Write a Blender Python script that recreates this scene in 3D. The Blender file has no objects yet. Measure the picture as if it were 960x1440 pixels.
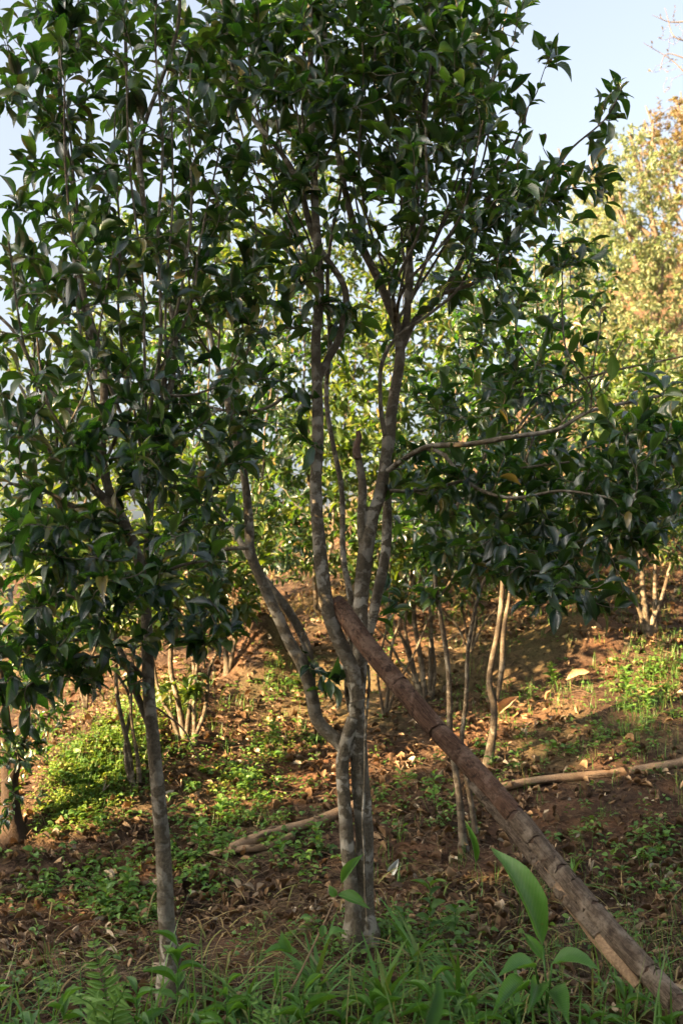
import bpy, math
import numpy as np
from mathutils import Vector, Matrix
R = math.radians
rng = np.random.default_rng(11)
sc = bpy.context.scene
col = sc.collection

# ------------------------------------------------------------------ camera, sky, sun, exposure
CAM_H, PITCH, FPX = 1.38, R(5.0), 1600.0
cd = bpy.data.cameras.new('camera'); cam = bpy.data.objects.new('camera', cd); col.objects.link(cam)
cd.sensor_fit = 'VERTICAL'; cd.sensor_height = 36; cd.lens = 40
cd.clip_start = 0.05; cd.clip_end = 6000
cam.location = (0, 0, CAM_H); cam.rotation_euler = (R(90) + PITCH, 0, 0)
cd.dof.use_dof = True; cd.dof.focus_distance = 5.0; cd.dof.aperture_fstop = 3.6
sc.camera = cam

SUN_A, SUN_E = R(30), R(21)                       # sun from the left, a little behind the camera
S = np.array([-math.cos(SUN_A)*math.cos(SUN_E), -math.sin(SUN_A)*math.cos(SUN_E), math.sin(SUN_E)])
w = bpy.data.worlds.new('World'); sc.world = w; w.use_nodes = True
nt = w.node_tree; bg = nt.nodes['Background']
sky = nt.nodes.new('ShaderNodeTexSky'); sky.sky_type = 'NISHITA'; sky.sun_disc = False
sky.sun_elevation = SUN_E; sky.sun_rotation = math.atan2(S[0], S[1])
sky.air_density = 1.0; sky.dust_density = 8.0; sky.ozone_density = 1.0
hs = nt.nodes.new('ShaderNodeHueSaturation'); hs.inputs['Saturation'].default_value = .58; hs.inputs['Value'].default_value = 1.0
nt.links.new(sky.outputs[0], hs.inputs['Color']); nt.links.new(hs.outputs[0], bg.inputs[0]); bg.inputs[1].default_value = 0.053
sd = bpy.data.lights.new('sun', 'SUN'); so = bpy.data.objects.new('sun', sd); col.objects.link(so)
sd.energy = 5.0; sd.angle = R(0.5); sd.color = (1.0, 0.69, 0.37)
so.rotation_euler = Vector(S).to_track_quat('Z', 'Y').to_euler()
sc.view_settings.view_transform = 'Standard'; sc.view_settings.look = 'None'
sc.view_settings.exposure = 3.3; sc.view_settings.gamma = 1.0
try:
    sc.cycles.max_bounces = 8; sc.cycles.transmission_bounces = 4; sc.cycles.diffuse_bounces = 4
    sc.cycles.use_denoising = True
except Exception: pass

# ------------------------------------------------------------------ helpers
def nrm(a):
    a = np.asarray(a, float); return a/np.maximum(np.linalg.norm(a, axis=-1, keepdims=True), 1e-9)
def ray(px, py):
    x = (px-480)/FPX; y = (720-py)/FPX
    c, s = math.cos(PITCH), math.sin(PITCH)
    return np.array([x, c - s*y, s + c*y])
CAM = np.array([0, 0, CAM_H])
def P(px, py, D):
    d = ray(px, py); return CAM + d*(D/d[1])
def project(p):
    p = np.asarray(p) - CAM; c, s = math.cos(PITCH), math.sin(PITCH)
    f = p[..., 1]*c + p[..., 2]*s; u = -p[..., 1]*s + p[..., 2]*c
    f_ = np.maximum(f, 1e-3)
    return 480 + FPX*p[..., 0]/f_, 720 - FPX*u/f_, f

_nr = np.random.default_rng(5)
_w = [(_nr.normal(size=(7, 2)), _nr.uniform(0, 6.28, 7)) for _ in range(8)]
def noise(x, y, freq, octv=1, k=0):
    x = np.asarray(x, float); t = np.zeros_like(x); a = 1.0
    for o in range(octv):
        W, ph = _w[(k+o) % 8]
        s = sum(np.sin((W[i, 0]*x + W[i, 1]*y)*freq + ph[i] + 1.7*np.sin((W[i, 1]*x - W[i, 0]*y)*freq*.6 + ph[i]*2)) for i in range(7))/7
        t = t + a*s; a *= .5; freq *= 2.05
    return t
def sstep(a, b, x):
    t = np.clip((x-a)/(b-a), 0, 1); return t*t*(3-2*t)
def gauss(x, y, cx, cy, rx, ry): return np.exp(-((x-cx)/rx)**2 - ((y-cy)/ry)**2)
CA, SA = math.cos(SUN_A), math.sin(SUN_A)
def ground(x, y, fine=True):
    x = np.asarray(x, float); y = np.asarray(y, float)
    r = np.maximum(0, y - 5.4)
    r = np.where(r < 1, .5*r*r, r - .5)
    xc = np.clip(x, -4, 8)
    z = r*(.25 + .026*np.clip(xc, 0, 8) + .022*np.clip(xc, -4, 0))
    z = z + .16*sstep(9.2, 9.7, y + .25*xc + .3*noise(x, y, .8, 1, 1)) - .1      # terrace edge
    z = z + (.34*gauss(x, y, -1.62, 7.5, .75, .55) + .26*gauss(x, y, -1.3, 8.6, .5, .7))*(1 + .3*noise(x, y, 3, 1, 2))  # grassy mound
    z = z + .50*gauss(x, y, -.66, 9.5, .26, .30) + .2*gauss(x, y, 1.9, 9.3, .5, .25)                                 # orange bank
    z = z + .16*gauss(x, y, 1.75, 8.0, .8, .7)                                   # mown heap on the right
    z = z - .10*gauss(x, y, -1.5, 5.6, .9, .7) + .05*gauss(x, y, .0, 5.35, .4, .3)
    z = z + .07*noise(x, y, 1.1, 2, 3)
    yc = 16.5 + 1.6*np.clip(x, 0, 8)
    z = z + np.where(np.hypot(x, y) > 120, 25*noise(x, y, .004, 2, 4), 0)*sstep(120, 600, np.hypot(x, y))
    f = sstep(yc, yc + 22, y); z = z*(1-f) + f*(-3 + sstep(120, 900, np.hypot(x, y))*18*(.6+noise(x, y, .004, 2, 4)))
    q = -(x*CA + y*SA); v = -SA*x + CA*y
    z = z + 7.5*sstep(4.2, 10.5, q + .6*noise(x, y, .5, 1, 5))*(1 - sstep(3.4, 7.4, v + .5*noise(x, y, .7, 1, 6)))*(1 - sstep(40, 90, q))  # unseen ridge towards the sun, shaped to shade the foreground
    if fine:
        m = sstep(40, 12, np.hypot(x, y))
        z = z + m*(.022*noise(x, y, 6, 2, 0) + .014*noise(x, y, 17, 2, 2))
    return z
_ts = 1.5*1.006**np.arange(620)
def G(px, py):
    d = ray(px, py); q = CAM + d*_ts[:, None]; h = q[:, 2] - ground(q[:, 0], q[:, 1]); i = int(np.argmax(h <= 0))
    if h[i] > 0: i = 350
    f = h[i-1]/(h[i-1]-h[i]) if h[i] <= 0 < h[i-1] else 0; p = q[i-1]*(1-f) + q[i]*f
    return np.array([p[0], p[1], float(ground(p[0], p[1]))])

class Geo:
    def __init__(s): s.V = []; s.L = []; s.T = []; s.UV = []; s.RN = []; s.M = []; s.n = 0
    def add(s, V, F, uv=None, rnd=None, mi=0):
        V = np.asarray(V, float); F = np.asarray(F)
        s.V.append(V); s.L.append((F + s.n).ravel()); s.T.append(np.full(len(F), F.shape[1]))
        s.UV.append(np.zeros((len(V), 2)) if uv is None else uv)
        s.RN.append(np.zeros(len(V)) if rnd is None else np.broadcast_to(rnd, (len(V),)))
        s.M.append(np.full(len(F), mi)); s.n += len(V)
    def addx(s, V, F, uv=None, rnd=None, mi=0):
        pass
    def mesh(s, name, mats, smooth=True):
        me = bpy.data.meshes.new(name)
        V = np.concatenate(s.V); L = np.concatenate(s.L); T = np.concatenate(s.T)
        me.vertices.add(len(V)); me.vertices.foreach_set('co', V.astype(np.float32).ravel())
        me.loops.add(len(L)); me.loops.foreach_set('vertex_index', L.astype(np.int32))
        me.polygons.add(len(T)); me.polygons.foreach_set('loop_start', (np.cumsum(T)-T).astype(np.int32))
        me.polygons.foreach_set('loop_total', T.astype(np.int32))
        me.polygons.foreach_set('use_smooth', np.full(len(T), smooth))
        me.polygons.foreach_set('material_index', np.concatenate(s.M).astype(np.int32))
        uvl = me.uv_layers.new(name='UVMap'); uvl.data.foreach_set('uv', np.concatenate(s.UV)[L].astype(np.float32).ravel())
        at = me.attributes.new('rnd', 'FLOAT', 'POINT'); at.data.foreach_set('value', np.concatenate(s.RN).astype(np.float32))
        for m in (mats if isinstance(mats, (list, tuple)) else [mats]): me.materials.append(m)
        me.update(); me.validate(); return me
    def build(s, name, mats, parent=None, smooth=True):
        o = bpy.data.objects.new(name, s.mesh(name, mats, smooth)); col.objects.link(o)
        if parent is not None: attach(o, parent)
        return o
def attach(o, parent):
    o.parent = parent
    p = parent; off = Vector((0, 0, 0))
    while p is not None: off += p.location; p = p.parent
    o.location = o.location - off if o.matrix_basis == Matrix.Identity(4) or True else o.location
def empty(name, loc, label=None, cat=None, group=None):
    o = bpy.data.objects.new(name, None); col.objects.link(o); o.location = Vector([float(c) for c in loc]); o.empty_display_size = .1
    tag(o, label, cat, group); return o
def tag(o, label=None, cat=None, group=None, kind=None):
    if label: o['label'] = label
    if cat: o['category'] = cat
    if group: o['group'] = group
    if kind: o['kind'] = kind
    return o

# ------------------------------------------------------------------ materials
def mat(name):
    m = bpy.data.materials.new(name); m.use_nodes = True; n = m.node_tree
    b = n.nodes['Principled BSDF']; return m, n, b
def N(n, t, **kw):
    x = n.nodes.new(t)
    for k, v in kw.items():
        if k.startswith('i_'): x.inputs[k[2:].replace('_', ' ')].default_value = v
        else: setattr(x, k, v)
    return x
def ramp(n, stops, interp='LINEAR'):
    r = n.nodes.new('ShaderNodeValToRGB'); e = r.color_ramp.elements; r.color_ramp.interpolation = interp
    while len(e) < len(stops): e.new(.5)
    for q, (p, c) in zip(e, stops): q.position = p; q.color = (*c, 1)
    return r
def texn(n, scale, detail=4, rough=.6, dist=0, vec=None):
    t = N(n, 'ShaderNodeTexNoise'); t.inputs['Scale'].default_value = scale; t.inputs['Detail'].default_value = detail
    t.inputs['Roughness'].default_value = rough; t.inputs['Distortion'].default_value = dist
    if vec is None:
        g = N(n, 'ShaderNodeNewGeometry'); n.links.new(g.outputs['Position'], t.inputs['Vector'])
    else: n.links.new(vec, t.inputs['Vector'])
    return t
def mixc(n, fac, a, b, mode='MIX'):
    m = N(n, 'ShaderNodeMix', data_type='RGBA', blend_type=mode)
    for inp, v in ((m.inputs[0], fac), (m.inputs[6], a), (m.inputs[7], b)):
        if isinstance(v, (int, float)): inp.default_value = v
        elif isinstance(v, tuple): inp.default_value = (*v, 1)
        else: n.links.new(v, inp)
    return m.outputs[2]
def math_(n, op, a, b=0.0, c=0.0):
    m = N(n, 'ShaderNodeMath', operation=op)
    for i, v in enumerate((a, b, c)):
        if isinstance(v, (int, float)): m.inputs[i].default_value = v
        else: n.links.new(v, m.inputs[i])
    return m.outputs[0]
def rndval(n):
    a = N(n, 'ShaderNodeAttribute', attribute_name='rnd'); o = N(n, 'ShaderNodeObjectInfo')
    return math_(n, 'FRACT', math_(n, 'ADD', a.outputs['Fac'], o.outputs['Random']))
def bump(n, b, h, strength=.3, dist=.01):
    u = N(n, 'ShaderNodeBump'); u.inputs['Strength'].default_value = strength; u.inputs['Distance'].default_value = dist
    n.links.new(h, u.inputs['Height']); n.links.new(u.outputs[0], b.inputs['Normal']); return u.outputs[0]

def leaf_mat(name, stops, trans, tmix=.3, rough=.38, veins=True, spec=.5, lateral=34, vs=.45, wear=.8):
    m, n, b = mat(name)
    r = rndval(n); c = ramp(n, stops); n.links.new(r, c.inputs[0]); base = c.outputs[0]
    nz = texn(n, 60, 2); base = mixc(n, .35, base, mixc(n, 1.0, base, ramp_out(n, nz.outputs['Fac'], [(.3, (.55,)*3), (.7, (1.3,)*3)]), 'MULTIPLY'))
    if veins:
        uv = N(n, 'ShaderNodeUVMap', uv_map='UVMap'); sx = N(n, 'ShaderNodeSeparateXYZ'); n.links.new(uv.outputs[0], sx.inputs[0])
        u = math_(n, 'ABSOLUTE', math_(n, 'SUBTRACT', sx.outputs[0], .5)); t = sx.outputs[1]
        mid = math_(n, 'LESS_THAN', u, .022)
        lv = math_(n, 'SINE', math_(n, 'MULTIPLY', math_(n, 'SUBTRACT', t, math_(n, 'MULTIPLY', u, .55)), lateral*2.0))
        lvm = math_(n, 'POWER', math_(n, 'MULTIPLY_ADD', lv, .5, .5), 10.0)
        v = math_(n, 'MAXIMUM', mid, math_(n, 'MULTIPLY', lvm, .35))
        base = mixc(n, math_(n, 'MULTIPLY', v, vs), base, mixc(n, .5, base, (.22, .28, .10)))
        bump(n, b, math_(n, 'MULTIPLY_ADD', lv, .35, math_(n, 'MULTIPLY', mid, -1.0)), .35, .003)
    if wear:
        uw = N(n, 'ShaderNodeUVMap', uv_map='UVMap'); sw = N(n, 'ShaderNodeSeparateXYZ'); n.links.new(uw.outputs[0], sw.inputs[0])
        ws = texn(n, 34, 3, .7); wm = ramp_out(n, math_(n, 'ADD', ws.outputs['Fac'], math_(n, 'MULTIPLY', math_(n, 'POWER', sw.outputs[1], 9.0), .22)), [(.66, (0,)*3), (.72, (wear,)*3)])
        base = mixc(n, wm, base, (.13, .075, .025))
    n.links.new(base, b.inputs['Base Color'])
    b.inputs['Roughness'].default_value = rough; b.inputs['Specular IOR Level'].default_value = spec
    tr = N(n, 'ShaderNodeBsdfTranslucent')
    n.links.new(mixc(n, r, trans[0], trans[1]), tr.inputs[0])
    mx = N(n, 'ShaderNodeMixShader'); mx.inputs[0].default_value = tmix
    n.links.new(b.outputs[0], mx.inputs[1]); n.links.new(tr.outputs[0], mx.inputs[2])
    n.links.new(mx.outputs[0], n.nodes['Material Output'].inputs[0]); return m
def ramp_out(n, fac, stops):
    r = ramp(n, stops); n.links.new(fac, r.inputs[0]); return r.outputs[0]

M = {}
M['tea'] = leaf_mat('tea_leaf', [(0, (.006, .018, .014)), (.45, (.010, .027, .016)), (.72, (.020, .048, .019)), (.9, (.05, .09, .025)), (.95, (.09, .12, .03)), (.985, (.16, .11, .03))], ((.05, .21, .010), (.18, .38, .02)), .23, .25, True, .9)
M['tea_lit'] = leaf_mat('tea_leaf_sunlit', [(0, (.018, .045, .014)), (.5, (.038, .078, .018)), (.85, (.065, .10, .02)), (1, (.13, .12, .03))], ((.10, .22, .01), (.24, .30, .02)), .32, .34)  # lighter, yellower copy of the tea leaf with sunlight put into its colour
M['far_green'] = leaf_mat('far_leaf', [(0, (.09, .13, .06)), (.6, (.14, .175, .08)), (1, (.20, .19, .10))], ((.24, .34, .10), (.36, .40, .14)), .36, .5, False)  # paler, greyer green: distance haze put into the leaf colour
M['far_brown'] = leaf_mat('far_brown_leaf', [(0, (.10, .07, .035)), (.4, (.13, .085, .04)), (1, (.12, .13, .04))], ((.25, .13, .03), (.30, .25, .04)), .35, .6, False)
M['weed'] = leaf_mat('weed_leaf', [(0, (.045, .11, .025)), (.6, (.075, .17, .03)), (1, (.13, .22, .04))], ((.14, .32, .02), (.26, .42, .03)), .3, .45, True, .4, 22)
M['grass'] = leaf_mat('grass_blade', [(0, (.05, .13, .025)), (.7, (.085, .20, .035)), (.9, (.15, .19, .05)), (1, (.25, .19, .08))], ((.12, .28, .02), (.22, .36, .03)), .3, .45, False, .4)
M['broad'] = leaf_mat('broad_leaf', [(0, (.045, .13, .02)), (1, (.07, .19, .03))], ((.14, .36, .02), (.22, .44, .03)), .32, .42, True, .4, 60, 1.3)
M['litter'] = leaf_mat('dry_leaf', [(0, (.030, .018, .012)), (.35, (.075, .042, .024)), (.65, (.16, .095, .05)), (.88, (.30, .20, .115)), (1, (.42, .36, .27))], ((.15, .07, .02), (.25, .14, .05)), .12, .7, True, .2)

M['straw'] = leaf_mat('straw', [(0, (.16, .11, .05)), (.6, (.30, .22, .10)), (.85, (.22, .22, .07)), (1, (.12, .17, .04))], ((.3, .2, .06), (.35, .3, .08)), .25, .7, False, .2)
M['moss'] = leaf_mat('moss_leaf', [(0, (.07, .13, .02)), (.6, (.12, .19, .03)), (1, (.20, .22, .05))], ((.22, .36, .02), (.36, .44, .04)), .3, .55, False, .3)
M['fern'] = leaf_mat('fern_leaf', [(0, (.14, .27, .06)), (1, (.18, .31, .07))], ((.2, .4, .03), (.26, .44, .04)), .3, .5, False, .3)
def bark_mat(name, dark, midc, pale, blot=22, lichen=.55, rough=.85, bd=.012):
    m, n, b = mat(name)
    a = texn(n, 90, 6, .7); bl = texn(n, blot, 3, .55, .4); big = texn(n, 5, 3, .6)
    g = N(n, 'ShaderNodeNewGeometry'); mp = N(n, 'ShaderNodeMapping'); mp.inputs['Scale'].default_value = (1, 1, 7)
    n.links.new(g.outputs['Position'], mp.inputs[0]); ring = texn(n, 9, 4, .6, .5, mp.outputs[0])
    c = mixc(n, ramp_out(n, a.outputs['Fac'], [(.35, (0,)*3), (.65, (1,)*3)]), dark, midc)
    pl = texn(n, 4.3, 3, .6, .8); c = mixc(n, math_(n, 'MULTIPLY', math_(n, 'MULTIPLY', ramp_out(n, bl.outputs['Fac'], [(.49, (0,)*3), (.565, (1,)*3)]), ramp_out(n, pl.outputs['Fac'], [(.38, (.12,)*3), (.58, (1,)*3)])), lichen), c, pale)
    c = mixc(n, ramp_out(n, big.outputs['Fac'], [(.35, (.7,)*3), (.6, (0,)*3)]), c, dark)
    c = mixc(n, ramp_out(n, ring.outputs['Fac'], [(.62, (0,)*3), (.72, (.45,)*3)]), c, (.085, .085, .035))
    n.links.new(c, b.inputs['Base Color']); b.inputs['Roughness'].default_value = rough; b.inputs['Specular IOR Level'].default_value = .25
    bump(n, b, math_(n, 'ADD', a.outputs['Fac'], math_(n, 'ADD', ring.outputs['Fac'], bl.outputs['Fac'])), .6, bd); return m
M['bark'] = bark_mat('tea_bark', (.060, .048, .030), (.165, .135, .09), (.42, .385, .31), 19, .8)
M['bark_lit'] = bark_mat('thin_bark', (.045, .034, .022), (.135, .105, .07), (.30, .26, .19), 20, .6)
M['bark_far'] = bark_mat('far_bark', (.08, .06, .04), (.18, .135, .09), (.28, .24, .18), 8, .4)
M['bark_dark'] = bark_mat('dark_bark', (.022, .014, .009), (.06, .036, .02), (.10, .07, .045), 14, .3)
M['twig'] = bark_mat('twig_bark', (.09, .075, .05), (.21, .18, .125), (.32, .29, .23), 40, .3)
def log_mat(name, dark, midc, pale):
    m, n, b = mat(name); uv = N(n, 'ShaderNodeUVMap', uv_map='UVMap'); mp = N(n, 'ShaderNodeMapping'); mp.inputs['Scale'].default_value = (9, 1, 1); n.links.new(uv.outputs[0], mp.inputs[0])
    g = texn(n, 10, 6, .7, 1.0, mp.outputs[0]); f = texn(n, 55, 5, .7); bl = texn(n, 9, 4, .6, .5); k = texn(n, 26, 4, .6, .4)
    c = mixc(n, ramp_out(n, g.outputs['Fac'], [(.36, (0,)*3), (.62, (1,)*3)]), dark, midc)
    c = mixc(n, ramp_out(n, bl.outputs['Fac'], [(.48, (0,)*3), (.60, (.7,)*3)]), c, pale)
    c = mixc(n, ramp_out(n, k.outputs['Fac'], [(.60, (0,)*3), (.66, (.75,)*3)]), c, (.025, .016, .012))
    c = mixc(n, ramp_out(n, f.outputs['Fac'], [(.38, (.6,)*3), (.52, (0,)*3)]), c, dark)
    n.links.new(c, b.inputs['Base Color']); b.inputs['Roughness'].default_value = .85; b.inputs['Specular IOR Level'].default_value = .2
    bump(n, b, math_(n, 'ADD', math_(n, 'MULTIPLY', g.outputs['Fac'], 1.4), math_(n, 'SUBTRACT', f.outputs['Fac'], k.outputs['Fac'])), .9, .012); return m
M['log_bark'] = log_mat('pole_bark', (.055, .030, .018), (.18, .10, .062), (.25, .165, .115))
M['log_bark_pale'] = log_mat('pole_bark_pale', (.060, .042, .028), (.21, .155, .105), (.32, .255, .185))
M['stick'] = bark_mat('stick_bark', (.07, .045, .028), (.17, .115, .07), (.28, .21, .14), 30, .4)
def wood_mat(name, a, b_, cdark):
    m, n, b = mat(name)
    t = texn(n, 14, 5, .7, 1.5); f = texn(n, 120, 3); d = texn(n, 6, 3)
    c = mixc(n, t.outputs['Fac'], a, b_); c = mixc(n, ramp_out(n, f.outputs['Fac'], [(.4, (.5,)*3), (.6, (0,)*3)]), c, cdark)
    c = mixc(n, ramp_out(n, d.outputs['Fac'], [(.45, (0,)*3), (.65, (.7,)*3)]), c, cdark)
    n.links.new(c, b.inputs['Base Color']); b.inputs['Roughness'].default_value = .8
    bump(n, b, math_(n, 'ADD', t.outputs['Fac'], f.outputs['Fac']), .6, .01); return m
M['wood'] = wood_mat('bare_wood', (.30, .19, .10), (.42, .28, .16), (.13, .075, .04))
M['wood_dark'] = wood_mat('inner_wood', (.10, .055, .032), (.16, .09, .05), (.03, .018, .012))
M['wood_pole'] = wood_mat('peeled_pole', (.26, .17, .095), (.36, .245, .14), (.15, .085, .045))
def ground_mat():
    m, n, b = mat('hill_soil')
    a = texn(n, 1.3, 5, .65); f = texn(n, 14, 6, .7); g = texn(n, 70, 4, .7); o = texn(n, .55, 3, .6, .3)
    c = ramp_out(n, f.outputs['Fac'], [(.28, (.020, .013, .009)), (.48, (.058, .036, .024)), (.62, (.105, .068, .043)), (.78, (.20, .14, .09))])
    c = mixc(n, ramp_out(n, a.outputs['Fac'], [(.46, (0,)*3), (.64, (.7,)*3)]), c, mixc(n, g.outputs['Fac'], (.10, .048, .026), (.23, .115, .058)))
    c = mixc(n, ramp_out(n, o.outputs['Fac'], [(.5, (0,)*3), (.62, (.55,)*3)]), c, mixc(n, f.outputs['Fac'], (.06, .075, .022), (.22, .17, .085)))
    c = mixc(n, ramp_out(n, g.outputs['Fac'], [(.35, (.75,)*3), (.5, (0,)*3)]), c, (.028, .016, .010))
    n.links.new(c, b.inputs['Base Color']); b.inputs['Roughness'].default_value = .95; b.inputs['Specular IOR Level'].default_value = .15
    bump(n, b, math_(n, 'ADD', f.outputs['Fac'], math_(n, 'MULTIPLY', g.outputs['Fac'], .6)), .9, .03); return m
M['ground'] = ground_mat()

# ------------------------------------------------------------------ ground
def lines(lo, hi, step, far, growth=1.16):
    a = list(np.arange(lo, hi + 1e-6, step)); s = step; x = hi
    up = []
    while x < far: s *= growth; x += s; up.append(x)
    s = step; x = lo; dn = []
    while x > -far: s *= growth; x -= s; dn.append(x)
    return np.array(dn[::-1] + a + up)
gx = lines(-4.5, 5.5, .045, 3500); gy = lines(2.5, 13, .045, 3500)
X, Y = np.meshgrid(gx, gy); Z = ground(X, Y)
nx, ny = len(gx), len(gy)
idx = np.arange(nx*ny).reshape(ny, nx)
gm = Geo(); gm.add(np.stack([X.ravel(), Y.ravel(), Z.ravel()], 1), np.stack([idx[:-1, :-1].ravel(), idx[:-1, 1:].ravel(), idx[1:, 1:].ravel(), idx[1:, :-1].ravel()], 1))
tag(gm.build('hillside', M['ground']), 'bare brown hillside soil', kind='structure')

# ------------------------------------------------------------------ leaf and tube shapes
def leaf_template(rows=6, bend=.35, fold=.18, wave=.03, pw=.85, peak=.95, tip=.0, seed=0):
    r = np.random.default_rng(seed); ts = np.linspace(0, 1, rows+1)
    V = []; U = []
    def mid(t): return np.array([0, t*(1-.12*bend*t), .06*math.sin(t*3) - bend*t*t*.5])
    for i, t in enumerate(ts):
        c = mid(t); wv = math.sin(math.pi*min(1, t**peak))**pw*.5 if 0 < t < 1 else 0
        if t > .8: wv *= .82
        if i == 0 or i == rows: V.append(c); U.append((.5, t))
        else:
            z1, z2 = r.normal(0, wave, 2)
            V += [c + [-wv, 0, fold*wv*2 + z1], c, c + [wv, 0, fold*wv*2 + z2]]; U += [(.5-wv, t), (.5, t), (.5+wv, t)]
    F = [(0, 2, 1), (0, 3, 2)]
    for i in range(rows-2):
        a = 1 + 3*i; b = a + 3
        F += [(a, a+1, b+1), (a, b+1, b), (a+1, a+2, b+2), (a+1, b+2, b+1)]
    a = 1 + 3*(rows-2); e = len(V)-1
    F += [(a, a+1, e), (a+1, a+2, e)]
    return np.array(V), np.array(F), np.array(U)
def blade_template(rows=5, bend=.5):
    ts = np.linspace(0, 1, rows+1); V = []; U = []
    for i, t in enumerate(ts):
        c = np.array([0, t*(1-.25*bend*t), -bend*t*t*.75]); wv = .5*(1-t**2.2)*(.6+.4*min(1, t*4))
        if i == rows: V.append(c); U.append((.5, 1))
        else: V += [c + [-wv, 0, wv*.3], c + [wv, 0, wv*.3]]; U += [(0, t), (1, t)]
    F = []
    for i in range(rows-1):
        a = 2*i; F += [(a, a+1, a+3), (a, a+3, a+2)]
    a = 2*(rows-1); F.append((a, a+1, a+2))
    return np.array(V), np.array(F), np.array(U)
TEA = [leaf_template(6, b, f, .018, .8, .95, seed=i) for i, (b, f) in enumerate([(.10, .22), (.25, .15), (.42, .12), (.7, .2), (.2, .3), (-.05, .12), (.35, .05), (.9, .1)])]
TEA_FAR = [leaf_template(3, b, .15, .01, .8, .95, seed=20+i) for i, b in enumerate((.1, .4, .8))]
DRY = [leaf_template(5, b, f, .07, .8, .95, seed=40+i) for i, (b, f) in enumerate([(.6, .5), (-.5, .4), (.9, -.4), (.2, .7), (-.8, .3), (.1, -.3)])]
HERB = [leaf_template(5, b, .15, .02, .75, .82, seed=60+i) for i, b in enumerate((.2, .5, .8))]
LANCE = [leaf_template(7, b, .2, .015, 1.0, .8, seed=70+i) for i, b in enumerate((.3, .6, 1.0, .15))]
BLADE = [blade_template(5, b) for b in (.15, .5, .9, 1.3)]

class Leaves:
    """position, direction, normal, length, width of many leaves"""
    def __init__(s): s.p = []; s.d = []; s.n = []; s.l = []; s.w = []
    def add(s, p, d, n, l, w):
        p = np.atleast_2d(p); k = len(p); s.p.append(p); s.d.append(np.broadcast_to(np.atleast_2d(d), (k, 3))); s.n.append(np.broadcast_to(np.atleast_2d(n), (k, 3)))
        s.l.append(np.broadcast_to(np.atleast_1d(l), (k,))); s.w.append(np.broadcast_to(np.atleast_1d(w), (k,)))
    def fin(s, rg, ntempl):
        s.p = np.concatenate(s.p); s.Y = nrm(np.concatenate(s.d)); s.Xv = nrm(np.cross(s.Y, np.concatenate(s.n))); s.Zv = np.cross(s.Xv, s.Y)
        s.l = np.concatenate(s.l).astype(float); s.w = np.concatenate(s.w).astype(float); k = len(s.p)
        s.var = rg.integers(0, ntempl, k); s.rnd = rg.random(k); s.keep = np.ones(k, bool); return s
def bake(g, L, T, sel):
    for v, (V, F, U) in enumerate(T):
        i = np.where(sel & (L.var == v))[0]
        if not len(i): continue
        W = (L.p[i, None] + V[None, :, 0:1]*L.Xv[i, None]*L.w[i, None, None] + V[None, :, 1:2]*L.Y[i, None]*L.l[i, None, None] + V[None, :, 2:3]*L.Zv[i, None]*L.l[i, None, None]*np.where(np.abs(V[None, :, 0:1]) > 1e-6, 1, 1))
        k = len(V); FF = (F[None] + (np.arange(len(i))*k)[:, None, None]).reshape(-1, F.shape[1])
        g.add(W.reshape(-1, 3), FF, np.tile(U, (len(i), 1)), np.repeat(L.rnd[i], k))
_tm = {}; _keep = []
def tmesh(T, v, m, name):
    key = (id(T[v][0]), m.name); _keep.append(T[v])
    if key not in _tm:
        g = Geo(); g.add(*T[v][:2], T[v][2]); _tm[key] = g.mesh(name, m)
    return _tm[key]
def leaf_objects(L, T, ids, m, parent, name='leaf'):
    base = Vector((0, 0, 0)); q = parent
    while q is not None: base += q.location; q = q.parent
    for i in ids:
        o = bpy.data.objects.new(name, tmesh(T, int(L.var[i]), m, name)); col.objects.link(o); o.parent = parent
        l, wd = L.l[i], L.w[i]; X_, Y_, Z_ = L.Xv[i]*wd, L.Y[i]*l, L.Zv[i]*l; p = L.p[i] - np.array(base)
        o.matrix_basis = Matrix(((X_[0], Y_[0], Z_[0], p[0]), (X_[1], Y_[1], Z_[1], p[1]), (X_[2], Y_[2], Z_[2], p[2]), (0, 0, 0, 1)))

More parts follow.
